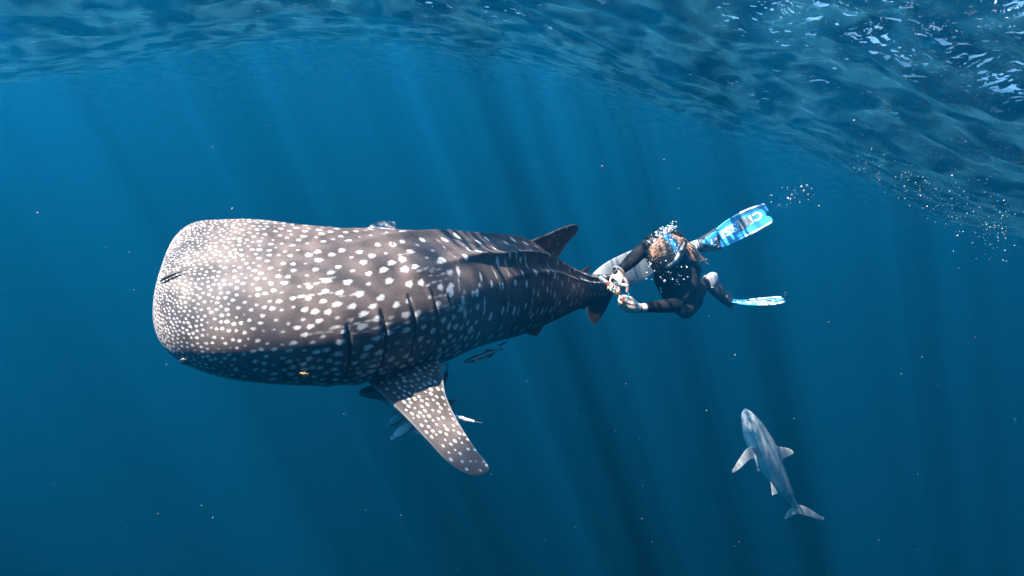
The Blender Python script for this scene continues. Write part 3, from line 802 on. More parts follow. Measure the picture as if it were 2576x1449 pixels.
def hand(mb, wrist, fwd, back, thumb, curls, thumb_pts=None, sc=1.0):
    """five-fingered hand added to mb; curls: three bend angles (degrees) for each of four fingers. Returns fingertips"""
    F = unit(fwd); B = unit(np.asarray(back)-F*np.dot(back, F)); S = unit(np.asarray(thumb)-F*np.dot(thumb, F)-B*np.dot(thumb, B))
    tips = []
    ln = [(.043, .027, .021), (.047, .030, .022), (.044, .028, .021), (.035, .021, .018)]
    for i in range(4):
        off = S*(.030-.0195*i)*sc
        base = wrist+off*.62; kn = wrist+F*(.086-.004*abs(i-1)**1.2)*sc+off+B*(.004-.003*abs(i-1.3))*sc
        mb.add(*limb([base, (base+kn)/2+B*.003*sc, kn], [.0135*sc, .0135*sc, .0110*sc], 6, 10))
        p = kn; a = 0; pts = [kn]; spread = S*(.10-.07*i)
        for k in range(3):
            a += R(curls[i][k]); d = unit(F*math.cos(a)-B*math.sin(a)+spread*math.cos(a)); p = p+d*ln[i][k]*sc; pts.append(p)
        mb.add(*limb(pts, np.array([.0098, .0088, .0080, .0066])*sc*(.88 if i == 3 else 1), 6, 10)); tips.append(p)
    # heel of the hand and thumb leaving its side near the wrist
    mb.add(*limb([wrist-F*.01*sc, wrist+F*.03*sc, wrist+F*.065*sc], [.022*sc, .025*sc, .022*sc], 6, 12, hint=B, flat=1.25))
    t0 = wrist+F*.022*sc+S*.020*sc-B*.004*sc
    tp = thumb_pts or [F*.40+S*.80-B*.35, F*.75+S*.45-B*.45, F*.85+S*.1-B*.55]
    p = t0; pts = [t0]
    for k, d in enumerate(tp):
        p = p+unit(d)*(.042, .034, .028)[k]*sc; pts.append(p)
    mb.add(*limb(pts, np.array([.0150, .0125, .0105, .0085])*sc, 6, 10)); tips.append(p)
    return tips

def build_diver():
    rt = root('person', at(1712, 720, 5.1), 'freediver in black wetsuit with spotted headband, collecting samples behind the whale shark', 'person')
    SK = mat_plain('skin', (.74, .53, .43), .5, noise=.08, scale=30, bump=.05, bscale=200, sss=.15)
    J = lambda *q: at(*q)
    # joints
    neck = J(1696, 652, 5.02); chest = J(1699, 686, 5.09); waist = J(1707, 726, 5.18); pelvis = J(1720, 757, 5.24)
    rsh = J(1692, 606, 5.10); rel = J(1612, 634, 4.98); rwr = J(1560, 682, 4.87)
    lsh = J(1737, 680, 5.02); lel = J(1716, 766, 4.98); lwr = J(1613, 775, 4.86)
    lhip = J(1732, 752, 5.22); lkn = J(1725, 780, 4.98); lan = J(1782, 700, 5.20)
    rhip = J(1718, 742, 5.30); rkn = J(1736, 668, 5.52); ran = J(1750, 620, 5.34)
    hc = J(1678, 632, 4.915)
    fdir = dirw((-.86, -.16, -.46)); crown = dirw((-.20, -.90, .30)); crown = unit(crown-fdir*np.dot(crown, fdir)); side = np.cross(fdir, crown)
    def suit(mb, g):
        torso = [neck+(chest-neck)*.1, chest, waist, pelvis]
        s = np.array([0, .09, .2, .29]); x = np.linspace(0, .29, 26)
        P = spline(s, np.array(torso), x)
        ru = spline(s, np.array([.105, .136, .118, .100])+g, x); rw = spline(s, np.array([.075, .105, .092, .095])+g, x)
        mb.add(*tube(P, np.stack([ru, rw], 1), 28, hint=RT))
        mb.add(*ball(P[0], .085+g)); mb.add(*ball(pelvis, .095+g))
        mb.add(*limb([chest, rsh], [.095+g, .074+g], 10, 18)); mb.add(*limb([chest, lsh], [.09+g, .066+g], 10, 18))
        up = (rsh+rel)/2+UP*.03
        mb.add(*limb([rsh, up, rel, (rel*.5+rwr*.5), rwr], [.074+g, .058+g, .044+g, .040+g, .027+g], 12, 20))
        mb.add(*limb([lsh, (lsh+lel)/2+RT*.02, lel], [.062+g, .052+g, .045+g], 12, 20))
        mb.add(*limb([lel, (lel*.6+lwr*.4), lwr], [.045+g, .042+g, .024+g], 12, 20))
        mb.add(*limb([lhip, (lhip+lkn)/2, lkn], [.092+g, .074+g, .054+g], 10, 20))
        mb.add(*limb([lkn, lkn*.6+lan*.4, lan-(lan-lkn)*.06], [.053+g, .050+g, .031+g], 12, 20))
        mb.add(*limb([rhip, (rhip+rkn)/2, rkn], [.092+g, .074+g, .052+g], 10, 20))
        mb.add(*limb([rkn, rkn*.6+ran*.4, ran], [.052+g, .048+g, .030+g], 10, 20))
    b = MB(); suit(b, -.006)
    b.add(*limb([neck-(hc-neck)*.1, (neck+hc)/2, hc], [.062, .055, .055], 8, 16))
    # head: skull, jaw, nose, brow, ears
    b.add(*ball(hc, (.108, .084, .103), 18, 26, ax=np.stack([fdir, side, crown])))
    b.add(*ball(hc+fdir*.030-crown*.062, (.060, .052, .058), 14, 20, ax=np.stack([fdir, side, crown])))
    b.add(*limb([hc+fdir*.088-crown*.010, hc+fdir*.108-crown*.042], [.008, .014], 6, 10))
    b.add(*limb([hc+fdir*.082+side*.035+crown*.004, hc+fdir*.090+crown*.004, hc+fdir*.082-side*.035+crown*.004], [.009, .010, .009], 6, 10))
    b.add(*limb([hc+fdir*.085+side*.022-crown*.080, hc+fdir*.093-crown*.080, hc+fdir*.085-side*.022-crown*.080], [.006, .008, .006], 6, 10))
    for sg in (1, -1): b.add(*ball(hc+side*sg*.076-crown*.022, (.018, .010, .030), 10, 14, ax=np.stack([fdir, side, crown])))
    # hands
    rF = dirw((-.35, -.25, -.90)); rB = dirw((-.25, -.90, .30)); rS = dirw((.92, -.1, -.3))
    rw0 = rwr+(rwr-rel)/np.linalg.norm(rwr-rel)*.012
    b.add(*limb([rel, rwr, rw0], [.03, .026, .024], 8, 14))
    rt_tips = hand(b, rw0, rF, rB, rS, [(35, 60, 45), (40, 55, 40), (38, 50, 35), (30, 45, 30)], sc=1.0)
    lF = dirw((-.96, -.22, .12)); lB = dirw((.05, -.80, -.55)); lS = dirw((-.25, -.25, .93))
    lw0 = lwr+unit(lwr-lel)*.012
    b.add(*limb([lel, lwr, lw0], [.03, .025, .024], 8, 14))
    lt_tips = hand(b, lw0, lF, lB, lS, [(30, 55, 40), (42, 60, 45), (50, 65, 50), (52, 68, 50)], sc=1.0, thumb_pts=[lF*.55+lS*.75, lF*.85+lS*.40, lF*.95-lB*.15])
    # feet inside the fins
    b.add(*limb([lkn*.3+lan*.7, lan], [.036, .030], 8, 14)); b.add(*limb([rkn*.3+ran*.7, ran, J(1795, 603, 5.36)], [.036, .03, .025], 8, 14))
    b.add(*limb([lan, J(1800, 724, 5.20), J(1822, 746, 5.2)], [.030, .028, .02], 8, 14))
    remesh(b.build('body', SK, rt), .0042, 4)
    w = MB(); suit(w, .0)
    w.add(*limb([neck-(hc-neck)*.1, neck+(hc-neck)*.32], [.068, .062], 8, 18))
    NEO = mat_plain('neoprene', (.007, .008, .009), .75, noise=.35, scale=14, bump=.5, bscale=22, spec=.18)
    ws = remesh(w.build('wetsuit', NEO, rt), .006, 5)
    # cuffs and seams
    for a_, b_, r in ((rel, rwr, .0275), (lel, lwr, .0245)):
        d = unit(b_-a_); q = np.linspace(0, 2*math.pi, 25)
        n1 = unit(np.cross(d, UP)); n2 = np.cross(d, n1)
        ring = b_+d*.012+r*(np.cos(q)[:, None]*n1+np.sin(q)[:, None]*n2)
        obj('cuff', *tube(ring, .0035, 8, hint=d, caps=False), NEO, ws)
    bd = J(1663, 728, 5.08)
    nb = dirw((-.75, -.62, .1)); tb = unit(np.cross(nb, dirw((.45, 0, -.9)))); lb = np.cross(nb, tb)
    m = MB()
    for k, (x0, x1) in enumerate(((-.022, -.004), (.0, .024))):
        m.add(*tube([bd+lb*x0, bd+lb*x1], .004, 8, hint=nb, flat=1.3))
    m.build('badge', mat_plain('badge_print', (.7, .7, .7), .6), ws)
    # hair: cap of combed hair, bun and loose ponytail
    HM = mat_plain('hair', (.33, .185, .115), .40, noise=.5, scale=38, bump=.9, bscale=60, stretch=(1, 1, 1), spec=.4)
    h = MB()
    th = np.linspace(0, math.pi, 48); pz = np.linspace(0, 2*math.pi, 72, endpoint=False)
    g = np.random.default_rng(9)
    V = []
    for a in th:
        for p_ in pz:
            q = np.array([-math.cos(a), math.sin(a)*math.cos(p_), math.sin(a)*math.sin(p_)])     # face axis, side, crown
            lift = 1.055+.012*math.sin(13*p_+3*math.sin(4*a))+.010*math.sin(29*p_+5*a)
            # hairline: keep the hair off the face
            if q[2] < -.05 and q[0] > .25: lift = .93
            if q[2] < -.55: lift = .93
            V.append(hc+(fdir*q[0]*.108+side*q[1]*.084+crown*q[2]*.103)*lift)
    h.add(V, grid_faces(48, 72, True))
    hair = h.build('hair', HM, rt)
    bun = hc-fdir*.112+crown*.008
    st = MB(); st.add(*ball(bun, (.022, .030, .030), 10, 14, ax=np.stack([fdir, side, crown]))); 
    tail_to = J(1752, 648, 4.93)
    for k in range(26):
        e = tail_to+g.normal(0, .016, 3)+UP*g.normal(0, .012); mid = bun*.5+e*.5+UP*(.012+g.normal(0, .008))+g.normal(0, .006, 3)
        q = curve([bun+g.normal(0, .008, 3), mid, e, e+RT*g.uniform(.005, .035)-UP*g.uniform(0, .035)], 14)
        st.add(*tube(q, np.linspace(.0062, .0008, 14), 5))
    st.build('ponytail', HM, hair)
    lk = MB()
    for k in range(130):     # combed locks lying over the cap
        p_ = g.uniform(0, 2*math.pi); a0 = g.uniform(.55, 1.2); a1 = a0+g.uniform(.5, 1.1)
        if math.sin(p_) < -.25: continue
        aa = np.linspace(a0, a1, 9); pp = p_+np.linspace(0, g.normal(0, .16), 9)
        q = np.stack([-np.cos(aa), np.sin(aa)*np.cos(pp), np.sin(aa)*np.sin(pp)], 1)
        q[:, 0] *= -1
        if np.any((q[:, 0] > .96)): continue
        lk.add(*tube(hc+(q[:, 0:1]*fdir*.108+q[:, 1:2]*side*.084+q[:, 2:3]*crown*.103)*1.065, np.array([.0006, .0018, .0024, .0028, .003, .0028, .0022, .0014, .0005]), 5))
    lk.build('lock', HM, hair)
    # headband: wide blue band with white spots
    q = np.linspace(0, 2*math.pi, 73); rows = []
    for k, off in enumerate(np.linspace(-.046, .006, 8)):
        sc_ = math.sqrt(max(1-(off/.108)**2, .2))*1.10+.008*math.sin(k/7*math.pi)
        rows.append(hc+fdir*(off+.0)+(np.cos(q)[:, None]*side*.084+np.sin(q)[:, None]*crown*.103)*sc_-fdir*.012*np.sin(q)[:, None]*0)
    G = np.stack(rows+[r_*.985+hc*.015 for r_ in rows[::-1]], 1)[:-1]
    BM, nt, N, L, P = new_mat('spotted_cloth')
    tc = N.new('ShaderNodeTexCoord'); vo = N.new('ShaderNodeTexVoronoi'); vo.inputs['Scale'].default_value = 68; vo.inputs['Randomness'].default_value = .75
    L.new(tc.outputs['Object'], vo.inputs['Vector'])
    rp = N.new('ShaderNodeMapRange'); 
    for i, v in enumerate((.30, .38, 1, 0)): rp.inputs[i+1].default_value = v
    L.new(vo.outputs['Distance'], rp.inputs[0])
    mx = N.new('ShaderNodeMix'); mx.data_type = 'RGBA'; mx.inputs[6].default_value = (.015, .20, .40, 1); mx.inputs[7].default_value = (.8, .82, .84, 1)
    L.new(rp.outputs[0], mx.inputs[0]); L.new(mx.outputs[2], P.inputs['Base Color']); P.inputs['Roughness'].default_value = .8
    f = grid_faces(72, 16, True).tolist(); f += [[71*16+j, j, (j+1) % 16, 71*16+(j+1) % 16] for j in range(16)]
    obj('headband', G.reshape(-1, 3), f, BM, rt)
    # mask over the face: skirt, frame, pane
    RUB = mat_plain('black_rubber', (.012, .012, .013), .5)
    mc = hc+fdir*.100-crown*.036
    q = np.linspace(0, 2*math.pi, 41)
    def oval(c0, a_, b_): 
        c_ = np.sign(np.cos(q))*np.abs(np.cos(q))**.7; s_ = np.sign(np.sin(q))*np.abs(np.sin(q))**.7
        return c0+c_[:, None]*side*a_+s_[:, None]*crown*b_
    msk = obj('dive_mask', *tube(oval(mc, .072, .042), .012, 10, hint=fdir, caps=False), RUB, rt)
    obj('skirt', *tube(oval(mc-fdir*.018, .066, .038), .016, 10, hint=fdir, caps=False), mat_plain('mask_skirt', (.03, .03, .032), .6), msk)
    o_ = oval(mc+fdir*.006, .068, .038)
    obj('pane', np.concatenate([[mc+fdir*.006], o_[:-1], [mc+fdir*.002], o_[:-1]-fdir*.004]), [(0, 1+i, 1+(i+1) % 40) for i in range(40)]+[(41, 42+(i+1) % 40, 42+i) for i in range(40)], mat_plain('mask_glass', (.6, .7, .75), .05, trans=.85), msk, smooth=False)
    sp_ = np.linspace(R(15), R(345), 50)
    stp = hc-crown*.028+(np.cos(sp_)[:, None]*fdir*.115+np.sin(sp_)[:, None]*side*.094)
    obj('strap', *tube(stp, np.stack([np.full(50, .003), np.full(50, .011)], 1), 8, hint=side), RUB, msk)
    # snorkel
    def hx(cx, cy, d): return J((2240+cx/8.522)*.72707, (770+cy/8.522)*.72707, d)
    sn = curve([hx(560, 1300, 4.87), hx(680, 1250, 4.84), hx(790, 1160, 4.82), hx(880, 1030, 4.81), hx(960, 860, 4.81), hx(1010, 720, 4.82), hx(1040, 640, 4.83)], 40)
    sk = obj('snorkel', *tube(sn, .0115, 14), mat_plain('clear_grey_silicone', (.42, .41, .40), .35, noise=.1), rt)
    tp = curve([hx(960, 860, 4.80), hx(1020, 700, 4.80), hx(1060, 600, 4.80), hx(1100, 515, 4.80)], 16)
    obj('splash_guard', *tube(tp, np.stack([np.linspace(.012, .017, 16), np.linspace(.013, .015, 16)], 1), 14), RUB, sk)
    for k in range(3):
        off = dirw((1, -.4, .3))*(.006*(k-1))-FW*.0145
        obj('print_line', *tube(tp[2:13]+off, .0009, 5), mat_plain('pale_print', (.75, .74, .72), .6), sk)
    # wrist watch
    d = unit(rwr-rel); wc = rwr-d*.002+d*.016; n1 = unit(np.cross(d, UP)); n2 = np.cross(d, n1); q = np.linspace(0, 2*math.pi, 33)
    ring = wc+.0335*(np.cos(q)[:, None]*n1+np.sin(q)[:, None]*n2)
    wt = obj('wrist_watch', *tube(ring, np.stack([np.full(33, .0035), np.full(33, .0115)], 1), 10, hint=n1*0+d*0+np.array([.001, .002, .003])+unit(wc-ring) if False else d, caps=False), mat_plain('grey_strap', (.5, .49, .48), .7, noise=.2, scale=300), rt)
    fc = wc+dirw((-.75, -.5, .45))*.034; nz = dirw((-.75, -.5, .45))
    obj('watch_case', *tube([fc-nz*.004, fc-nz*.002, fc+nz*.005, fc+nz*.0065], [.016, .0185, .0185, .015], 20), mat_plain('watch_case', (.22, .22, .22), .4), wt)
    # striped sock on the raised leg, bare ankle on the other
    dd = unit(J(1762, 616, 5.34)-ran)
    s0 = ran-dd*.045
    M_, nt, N, L, P = new_mat('striped_sock')
    a_ = N.new('ShaderNodeAttribute'); a_.attribute_name = 'paint'; mx = N.new('ShaderNodeMix'); mx.data_type = 'RGBA'; L.new(a_.outputs['Fac'], mx.inputs[0])
    mx.inputs[6].default_value = (.03, .05, .07, 1); mx.inputs[7].default_value = (.62, .64, .66, 1); L.new(mx.outputs[2], P.inputs['Base Color']); P.inputs['Roughness'].default_value = .85
    nn = 48; pts_ = s0+np.linspace(0, .085, nn)[:, None]*dd
    v, f = tube(pts_, np.linspace(.036, .040, nn), 20)
    stp = (np.sin(np.linspace(0, 4.4*2*math.pi, nn)+1) > -.15).astype(float)
    col = np.ones((nn, 20, 4)); col[..., :3] = stp[:, None, None]
    obj('sock', v, f, M_, rt, color=col.reshape(-1, 4))
    return rt, rt_tips, lt_tips
diver, TIPS_R, TIPS_L = build_diver()

# ---------------------------------------------------------------- swim fins
BLUE = mat_plain('blue_blade', (.055, .34, .62), .30, noise=.14, scale=9, bump=.08, bscale=30, coat=.3)
BLACKR = mat_plain('fin_rubber', (.014, .020, .026), .55, noise=.2, scale=20)
GREYR = mat_plain('grey_rubber', (.34, .36, .38), .6, noise=.12, scale=30)
WHITE = mat_plain('white_print', (.88, .90, .92), .45, noise=.05, scale=40)
def fx(cx, cy, d): return at((2400+cx/3.45)*.72707, (680+cy/3.45)*.72707, d)

def text_mesh(body):
    cu = bpy.data.curves.new('lettering', 'FONT'); cu.body = body; cu.size = 1.0; cu.offset = .028; cu.extrude = 0.0; cu.space_character = 1.04; cu.resolution_u = 4
    o = bpy.data.objects.new('lettering', cu); COL.objects.link(o)
    bpy.context.view_layer.update()
    me = bpy.data.meshes.new_from_object(o.evaluated_get(bpy.context.evaluated_depsgraph_get()))
    V = np.array([v.co[:] for v in me.vertices]); F = [tuple(p.vertices) for p in me.polygons]
    bpy.data.objects.remove(o); bpy.data.meshes.remove(me); bpy.data.curves.remove(cu)
    V = V[:, :2]; V = (V-V.min(0))/(V.max(0)-V.min(0)); return V, F

def build_fin(label, top, bot, notch, text_span, text_rows, patch, face):
    """top and bot: the two long edges from the foot pocket to the tip (world points); face: direction of the printed side"""
    rt = root('swim_fin', (top[0]+bot[0])/2, label, 'swim fin', 'pair of swim fins on the diver')
    nu, nv = 60, 24
    A = curve(top, nu); B = curve(bot, nu); axis = unit((A[-1]+B[-1])-(A[0]+B[0]))
    vv = np.linspace(0, 1, nv); u = np.linspace(0, 1, nu)
    G = A[:, None]*(1-vv)[None, :, None]+B[:, None]*vv[None, :, None]
    G = G-axis*(notch*np.exp(-((vv-.52)/.16)**2)[None, :]*(u**10)[:, None])[..., None]
    cn = np.cross(np.gradient(G, axis=0), np.gradient(G, axis=1)); cn = unit(cn); 
    if np.mean(cn@face) < 0: cn = -cn
    def S(uu, w, off=.004):
        i = np.clip(uu, 0, 1)*(nu-1); j = np.clip(w, 0, 1)*(nv-1)
        i0 = np.clip(np.floor(i).astype(int), 0, nu-2); j0 = np.clip(np.floor(j).astype(int), 0, nv-2); fi = (i-i0)[..., None]; fj = (j-j0)[..., None]
        bl = lambda Q: Q[i0, j0]*(1-fi)*(1-fj)+Q[i0+1, j0]*fi*(1-fj)+Q[i0, j0+1]*(1-fi)*fj+Q[i0+1, j0+1]*fi*fj
        return bl(G)+bl(cn)*off
    front = G+cn*.002; back = (G-cn*.002)[:, ::-1]
    V = np.concatenate([front, back], 1)
    f = [tuple(q) for q in grid_faces(nu, 2*nv, True)]+[tuple(range(2*nv))[::-1], tuple(range((nu-1)*2*nv, nu*2*nv))]
    bl = obj('blade', V.reshape(-1, 3), f, BLUE, rt)
    # stiffening rails along both edges and two ribs
    for w, r, m_, u0, u1 in ((.004, .0075, BLUE, 0, .96), (.996, .0075, BLUE, 0, .97), (.004, .0082, WHITE, .34, .95), (.996, .0082, WHITE, .42, .96)):
        uu = np.linspace(u0, u1, 30); P = S(uu, np.full(30, w), .003 if m_ is BLUE else .0045)
        obj('side_rail' if m_ is BLUE else 'rail_edge', *tube(P, np.concatenate([[r*.4], np.full(28, r), [r*.4]]), 10, hint=face), m_, rt)
    for w in (.10, .90):
        uu = np.linspace(.05, .85, 24); obj('rib', *tube(S(uu, np.full(24, w), .003), .0035, 8, hint=face), BLUE, rt)
    TV, TF = text_mesh('CRESSI')
    (us, ue), (v0, v1) = text_span, text_rows      # text starts near the tip and runs to the foot
    obj('lettering', S(us+(ue-us)*TV[:, 0], v0+(v1-v0)*TV[:, 1], .0042), TF, WHITE, bl, smooth=False)
    if patch:
        g = np.random.default_rng(4); a = np.linspace(0, 2*math.pi, 60, endpoint=False)
        rr = 1+.16*np.sin(3*a+1)+.10*np.sin(7*a)+g.normal(0, .06, 60)
        pu = patch[0]+patch[2]*np.cos(a)*rr; pv = patch[1]+patch[3]*np.sign(np.sin(a))*np.abs(np.sin(a))**.7*rr
        top_ = S(pu, pv, .0056); c_ = S(np.array([patch[0]]), np.array([patch[1]]), .0056)
        obj('worn_patch', np.concatenate([c_, top_, S(pu, pv, .0043)]), [(0, 1+i, 1+(i+1) % 60) for i in range(60)]+[(1+i, 61+i, 61+(i+1) % 60, 1+(i+1) % 60) for i in range(60)], mat_plain('worn_grey', (.13, .16, .18), .85, noise=.4, scale=120, bump=.4, bscale=200), bl, smooth=False)
    return rt, S

f1_top = [fx(265, 405, 5.40), fx(330, 345, 5.43), fx(420, 282, 5.46), fx(510, 228, 5.49), fx(640, 163, 5.52), fx(760, 122, 5.55), fx(845, 104, 5.57), fx(872, 118, 5.58)]
f1_bot = [fx(318, 606, 5.36), fx(400, 583, 5.38), fx(500, 540, 5.40), fx(620, 478, 5.43), fx(740, 420, 5.46), fx(850, 358, 5.49), fx(925, 312, 5.51), fx(946, 285, 5.52)]
fin1, S1 = build_fin('blue and white swim fin with a worn grey patch, blade facing up behind the diver', f1_top, f1_bot, .036, (.855, .075), (.24, .62), (.50, .44, .115, .24), -FW)
pk = curve([fx(48, 588, 5.34), fx(85, 580, 5.34), fx(130, 565, 5.35), fx(220, 535, 5.37), fx(300, 500, 5.39)], 24)
p1 = obj('foot_pocket', *tube(pk, np.stack([np.interp(np.linspace(0, 1, 24), [0, .3, .7, 1], [.044, .052, .066, .074]), np.interp(np.linspace(0, 1, 24), [0, .3, .7, 1], [.040, .042, .034, .012])], 1), 24, hint=UP), BLACKR, fin1)
win = curve([fx(105, 555, 5.30), fx(160, 540, 5.30), fx(220, 525, 5.33), fx(285, 505, 5.365)], 20)
wn_ = obj('pocket_window', *tube(win, np.stack([np.interp(np.linspace(0, 1, 20), [0, .25, .6, 1], [.008, .032, .045, .055]), np.full(20, .008)], 1), 20, hint=UP), BLUE, p1)
obj('buckle', *limb([fx(203, 525, 5.315), fx(216, 568, 5.315)], [.010, .010], 8, 12), GREYR, p1)
obj('strap', *tube(curve([fx(250, 428, 5.37), fx(275, 500, 5.35), fx(305, 605, 5.34)], 12), np.stack([np.full(12, .006), np.full(12, .013)], 1), 10, hint=-FW), BLACKR, p1)
for a_, b_ in (((165, 520), (230, 497)), ((170, 600), (270, 575))):
    obj('rib', *tube(curve([fx(*a_, 5.312), fx(*b_, 5.325)], 6), .0028, 6), BLUE, p1)

f2_top = [fx(448, 1240, 5.32), fx(540, 1251, 5.36), fx(640, 1248, 5.40), fx(760, 1235, 5.44), fx(900, 1221, 5.48), fx(1010, 1215, 5.51), fx(1078, 1219, 5.53)]
f2_bot = [fx(455, 1262, 5.24), fx(530, 1282, 5.22), fx(630, 1296, 5.21), fx(735, 1301, 5.20), fx(880, 1302, 5.21), fx(1010, 1287, 5.23), fx(1096, 1260, 5.26)]
fin2, S2 = build_fin('blue and white swim fin seen nearly edge-on at the bent leg', f2_top, f2_bot, .03, (.80, .10), (.20, .72), None, UP)
hl = curve([fx(180, 935, 5.20), fx(190, 985, 5.20), fx(235, 1060, 5.20), fx(300, 1140, 5.21), fx(370, 1205, 5.24), fx(452, 1250, 5.28)], 30)
tt = np.linspace(0, 1, 30)
p2 = obj('foot_pocket', *tube(hl, np.stack([np.interp(tt, [0, .15, .4, .7, 1], [.032, .043, .046, .034, .012]), np.interp(tt, [0, .15, .4, .7, 1], [.036, .045, .050, .052, .055])], 1), 24, hint=RT), BLACKR, fin2)
hc2 = curve([fx(176, 925, 5.19), fx(200, 965, 5.185), fx(215, 1020, 5.185), fx(214, 1075, 5.19)], 16)
obj('heel_cup', *tube(hc2, np.stack([np.interp(np.linspace(0, 1, 16), [0, .25, .6, 1], [.026, .048, .042, .020]), np.interp(np.linspace(0, 1, 16), [0, .25, 1], [.030, .050, .040])], 1), 22, hint=RT), GREYR, p2)
for k in range(4):
    a_ = fx(232+k*9, 930+k*20, 5.17); obj('heel_rib', *tube([a_-RT*.012, a_, a_+RT*.016+UP*.006], [.006, .005, .001], 8), GREYR, p2)

# ---------------------------------------------------------------- sampling gear in the hands
def tx(cx, cy, d): return at((2050+cx/7.243)*.72707, (900+cy/7.243)*.72707, d)
CLEAR = mat_plain('clear_plastic', (.88, .93, .95), .08, trans=.78, spec=.6)
RED = mat_plain('red_band', (.55, .05, .03), .5); YEL = mat_plain('yellow_rod', (.62, .42, .09), .5); CYAN = mat_plain('blue_clip', (.02, .30, .55), .4)
DARK = mat_plain('dark_cap', (.05, .045, .045), .5); BLK = mat_plain('black_rod', (.012, .014, .016), .4); PALE = mat_plain('white_plastic', (.75, .77, .78), .4)

def sample_tube(label, a, b, r, band, rod, clip, rod_end=None):
    d = unit(b-a); rt = root('sample_tube', (a+b)/2, label, 'sample tube', 'sampling gear in the diver hands')
    n = 22; L = np.linalg.norm(b-a)
    # hollow wall with a round closed end
    outp = [a+d*x for x in (0, .002, .004)]+[a+d*L*q for q in (.3, .6, .9)]+[b]; 
    q = np.linspace(0, 2*math.pi, n, endpoint=False); n1 = unit(np.cross(d, FW)); n2 = np.cross(d, n1)
    rings = [(a, r*.55), (a+d*.0015, r*.9), (a+d*.004, r), (b-d*.002, r), (b, r*1.08), (b, r*.86), (b-d*.004, r*.84), (a+d*.006, r*.84), (a+d*.004, r*.5)]
    V = np.concatenate([c_+rr*(np.cos(q)[:, None]*n1+np.sin(q)[:, None]*n2) for c_, rr in rings])
    f = [tuple(k) for k in grid_faces(len(rings), n, True)]+[tuple(range(n))[::-1], tuple(range((len(rings)-1)*n, len(rings)*n))]
    obj('vial_wall', V, f, CLEAR, rt)
    if band is not None:
        c_ = a+d*L*band; obj('band', *tube([c_-d*.006, c_+d*.006], r*1.16, 20), RED, rt)
    if rod: obj('rod', *tube([rod[0], (rod[0]+rod[1])/2, rod[1]], .0032, 10), YEL, rt)
    if clip is not None:
        cl = obj('clip', *limb([clip-d*.006, clip+d*.006], [.006, .006], 6, 10), CYAN, rt)
        obj('clip_wing', *limb([clip, clip+n1*.012+UP*.006], [.0035, .005], 6, 10), CYAN, cl)
    return rt
s1 = sample_tube('clear sample tube with red band and yellow rod crossing the watch hand', tx(175, 425, 4.765), tx(405, 605, 4.745), .0135, .90, (tx(270, 512, 4.757), tx(618, 806, 4.735)), tx(500, 722, 4.732))
obj('needle', *tube([tx(610, 800, 4.735), tx(740, 905, 4.742), tx(866, 1008, 4.752)], .0021, 8), BLK, s1)
sample_tube('clear sample tube with red band pinched in the hand without a watch', tx(705, 955, 4.775), tx(930, 1045, 4.745), .0160, .42, (tx(715, 1045, 4.76), tx(905, 965, 4.735)), tx(885, 925, 4.735))
vr = root('vial', tx(560, 545, 4.74), 'small clear vial with a round dark cap in the watch hand', 'vial', 'sampling gear in the diver hands')
d_ = unit(tx(640, 615, 4.76)-tx(505, 500, 4.715))
obj('vial_wall', *tube([tx(510, 505, 4.717), tx(575, 560, 4.735), tx(650, 620, 4.76), tx(655, 624, 4.761)], [.0145, .0150, .0150, .008], 20), CLEAR, vr)
obj('cap', *tube([tx(500, 495, 4.712), tx(502, 497, 4.713), tx(528, 520, 4.722)], [.0105, .0128, .0128], 20), DARK, vr)
wr = root('plastic_tube', tx(780, 630, 4.74), 'short white plastic tube sticking out beside the watch hand', 'tube', 'sampling gear in the diver hands')
obj('tube_wall', *tube([tx(700, 612, 4.745), tx(790, 627, 4.74), tx(875, 640, 4.735)], .0085, 16), PALE, wr)
obj('collar', *tube([tx(610, 598, 4.742), tx(650, 604, 4.742), tx(705, 613, 4.742)], [.012, .016, .013], 18), CLEAR, wr)
obj('tip', *limb([tx(690, 650, 4.74), tx(720, 655, 4.738)], [.005, .006], 6, 10), YEL, wr)

# ================================================================ bubbles and drifting specks
def cloud(name, label, cat, centres, radii, mat, squash=.0, seed=1):
    g = np.random.default_rng(seed)
    v0, f0_ = ball((0, 0, 0), 1.0, 5, 7)
    n = len(centres); V = np.zeros((n, len(v0), 3)); 
    for i in range(n):
        sc_ = radii[i]*(1+g.normal(0, squash, 3)) if squash else radii[i]
        V[i] = centres[i]+v0*sc_
    F = np.concatenate([[tuple(k+i*len(v0) for k in q) for q in f0_ if len(q) == 4] for i in range(n)]) if False else None
    quads = np.array([q for q in f0_ if len(q) == 4]); tris = np.array([q for q in f0_ if len(q) == 3])
    faces = [tuple(r) for i in range(n) for r in (quads+i*len(v0)).tolist()]+[tuple(r) for i in range(n) for r in (tris+i*len(v0)).tolist()]
    o = obj(name, V.reshape(-1, 3), faces, mat)
    return tag(o, label, cat, kind='stuff')
BUB = mat_plain('air_bubble', (.93, .96, .97), .22, spec=.8)
SPK = mat_plain('drifting_speck', (.26, .25, .23), .8)
g = np.random.default_rng(17)
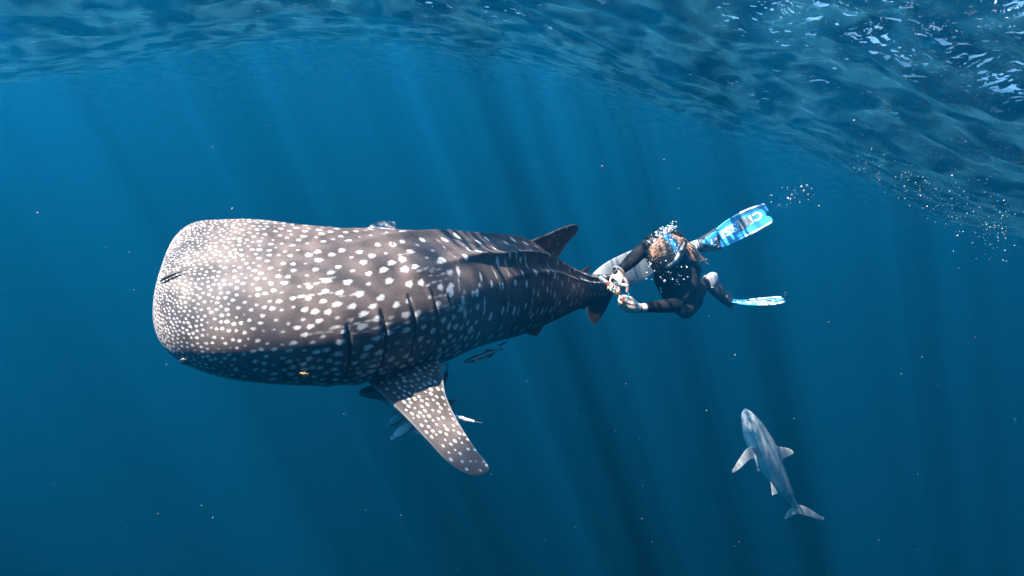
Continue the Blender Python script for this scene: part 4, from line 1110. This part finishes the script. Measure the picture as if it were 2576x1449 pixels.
def ax_(cx, cy, d): return at((2000+cx/3.15)*.72707, (680+cy/3.15)*.72707, d)
# breath rising past the head
tt = np.clip(g.beta(1.6, 1.3, 230), 0, 1)
px = np.interp(tt, [0, .25, .5, .75, 1], [790, 850, 900, 975, 1055])+g.normal(0, 30, 230); py = np.interp(tt, [0, .25, .5, .75, 1], [520, 455, 400, 360, 320])+g.normal(0, 28, 230)
cen = np.array([ax_(a, b, 4.86+g.normal(0, .04)) for a, b in zip(px, py)])
cloud('air_bubbles', 'burst of silvery air bubbles rising from behind the diver head', 'bubbles', cen, np.abs(g.gamma(1.6, .0011, 230))+.0007, BUB, .22, 2)
q = 60; cen = np.array([ax_(a, b, 4.83) for a, b in zip(g.uniform(740, 1210, q), g.uniform(560, 960, q))])
cloud('air_bubbles', 'loose tiny bubbles in front of the black wetsuit chest', 'bubbles', cen, np.abs(g.gamma(2, .0010, q))+.0008, BUB, .2, 3)
q = 60; t_ = g.uniform(0, 1, q); cen = np.array([at(1945+t_[i]*95+g.normal(0, 14), 520-t_[i]*55+g.normal(0, 16), 5.5+g.normal(0, .08)) for i in range(q)])
cloud('air_bubbles', 'sprinkle of bubbles trailing off the raised swim fin tip', 'bubbles', cen, np.abs(g.gamma(1.6, .0011, q))+.0007, BUB, .2, 4)
q = 650; t_ = g.beta(2.2, 1.1, q); cen = np.array([at(2090+t_[i]*440+g.normal(0, 26), 365+t_[i]*215+g.normal(0, 34)*(.3+t_[i]), 6.6+g.normal(0, .35)) for i in range(q)])
cloud('air_bubbles', 'broad drift of white foam bubbles just under the sloping water surface', 'bubbles', cen, np.abs(g.gamma(1.3, .0010, q))*(.4+.9*t_)+.0008, BUB, .3, 5)
# specks through the water
q = 360; dd = 1.3+6.2*g.uniform(0, 1, q)**.7
cen = np.array([at(g.uniform(-100, 2676), g.uniform(60, 1520), d) for d in dd])
cloud('drifting_specks', 'pale specks of plankton drifting all through the water', 'plankton', cen, np.abs(g.gamma(2.0, .0005, q))*(.5+.14*dd)+.0003, SPK, .35, 6)
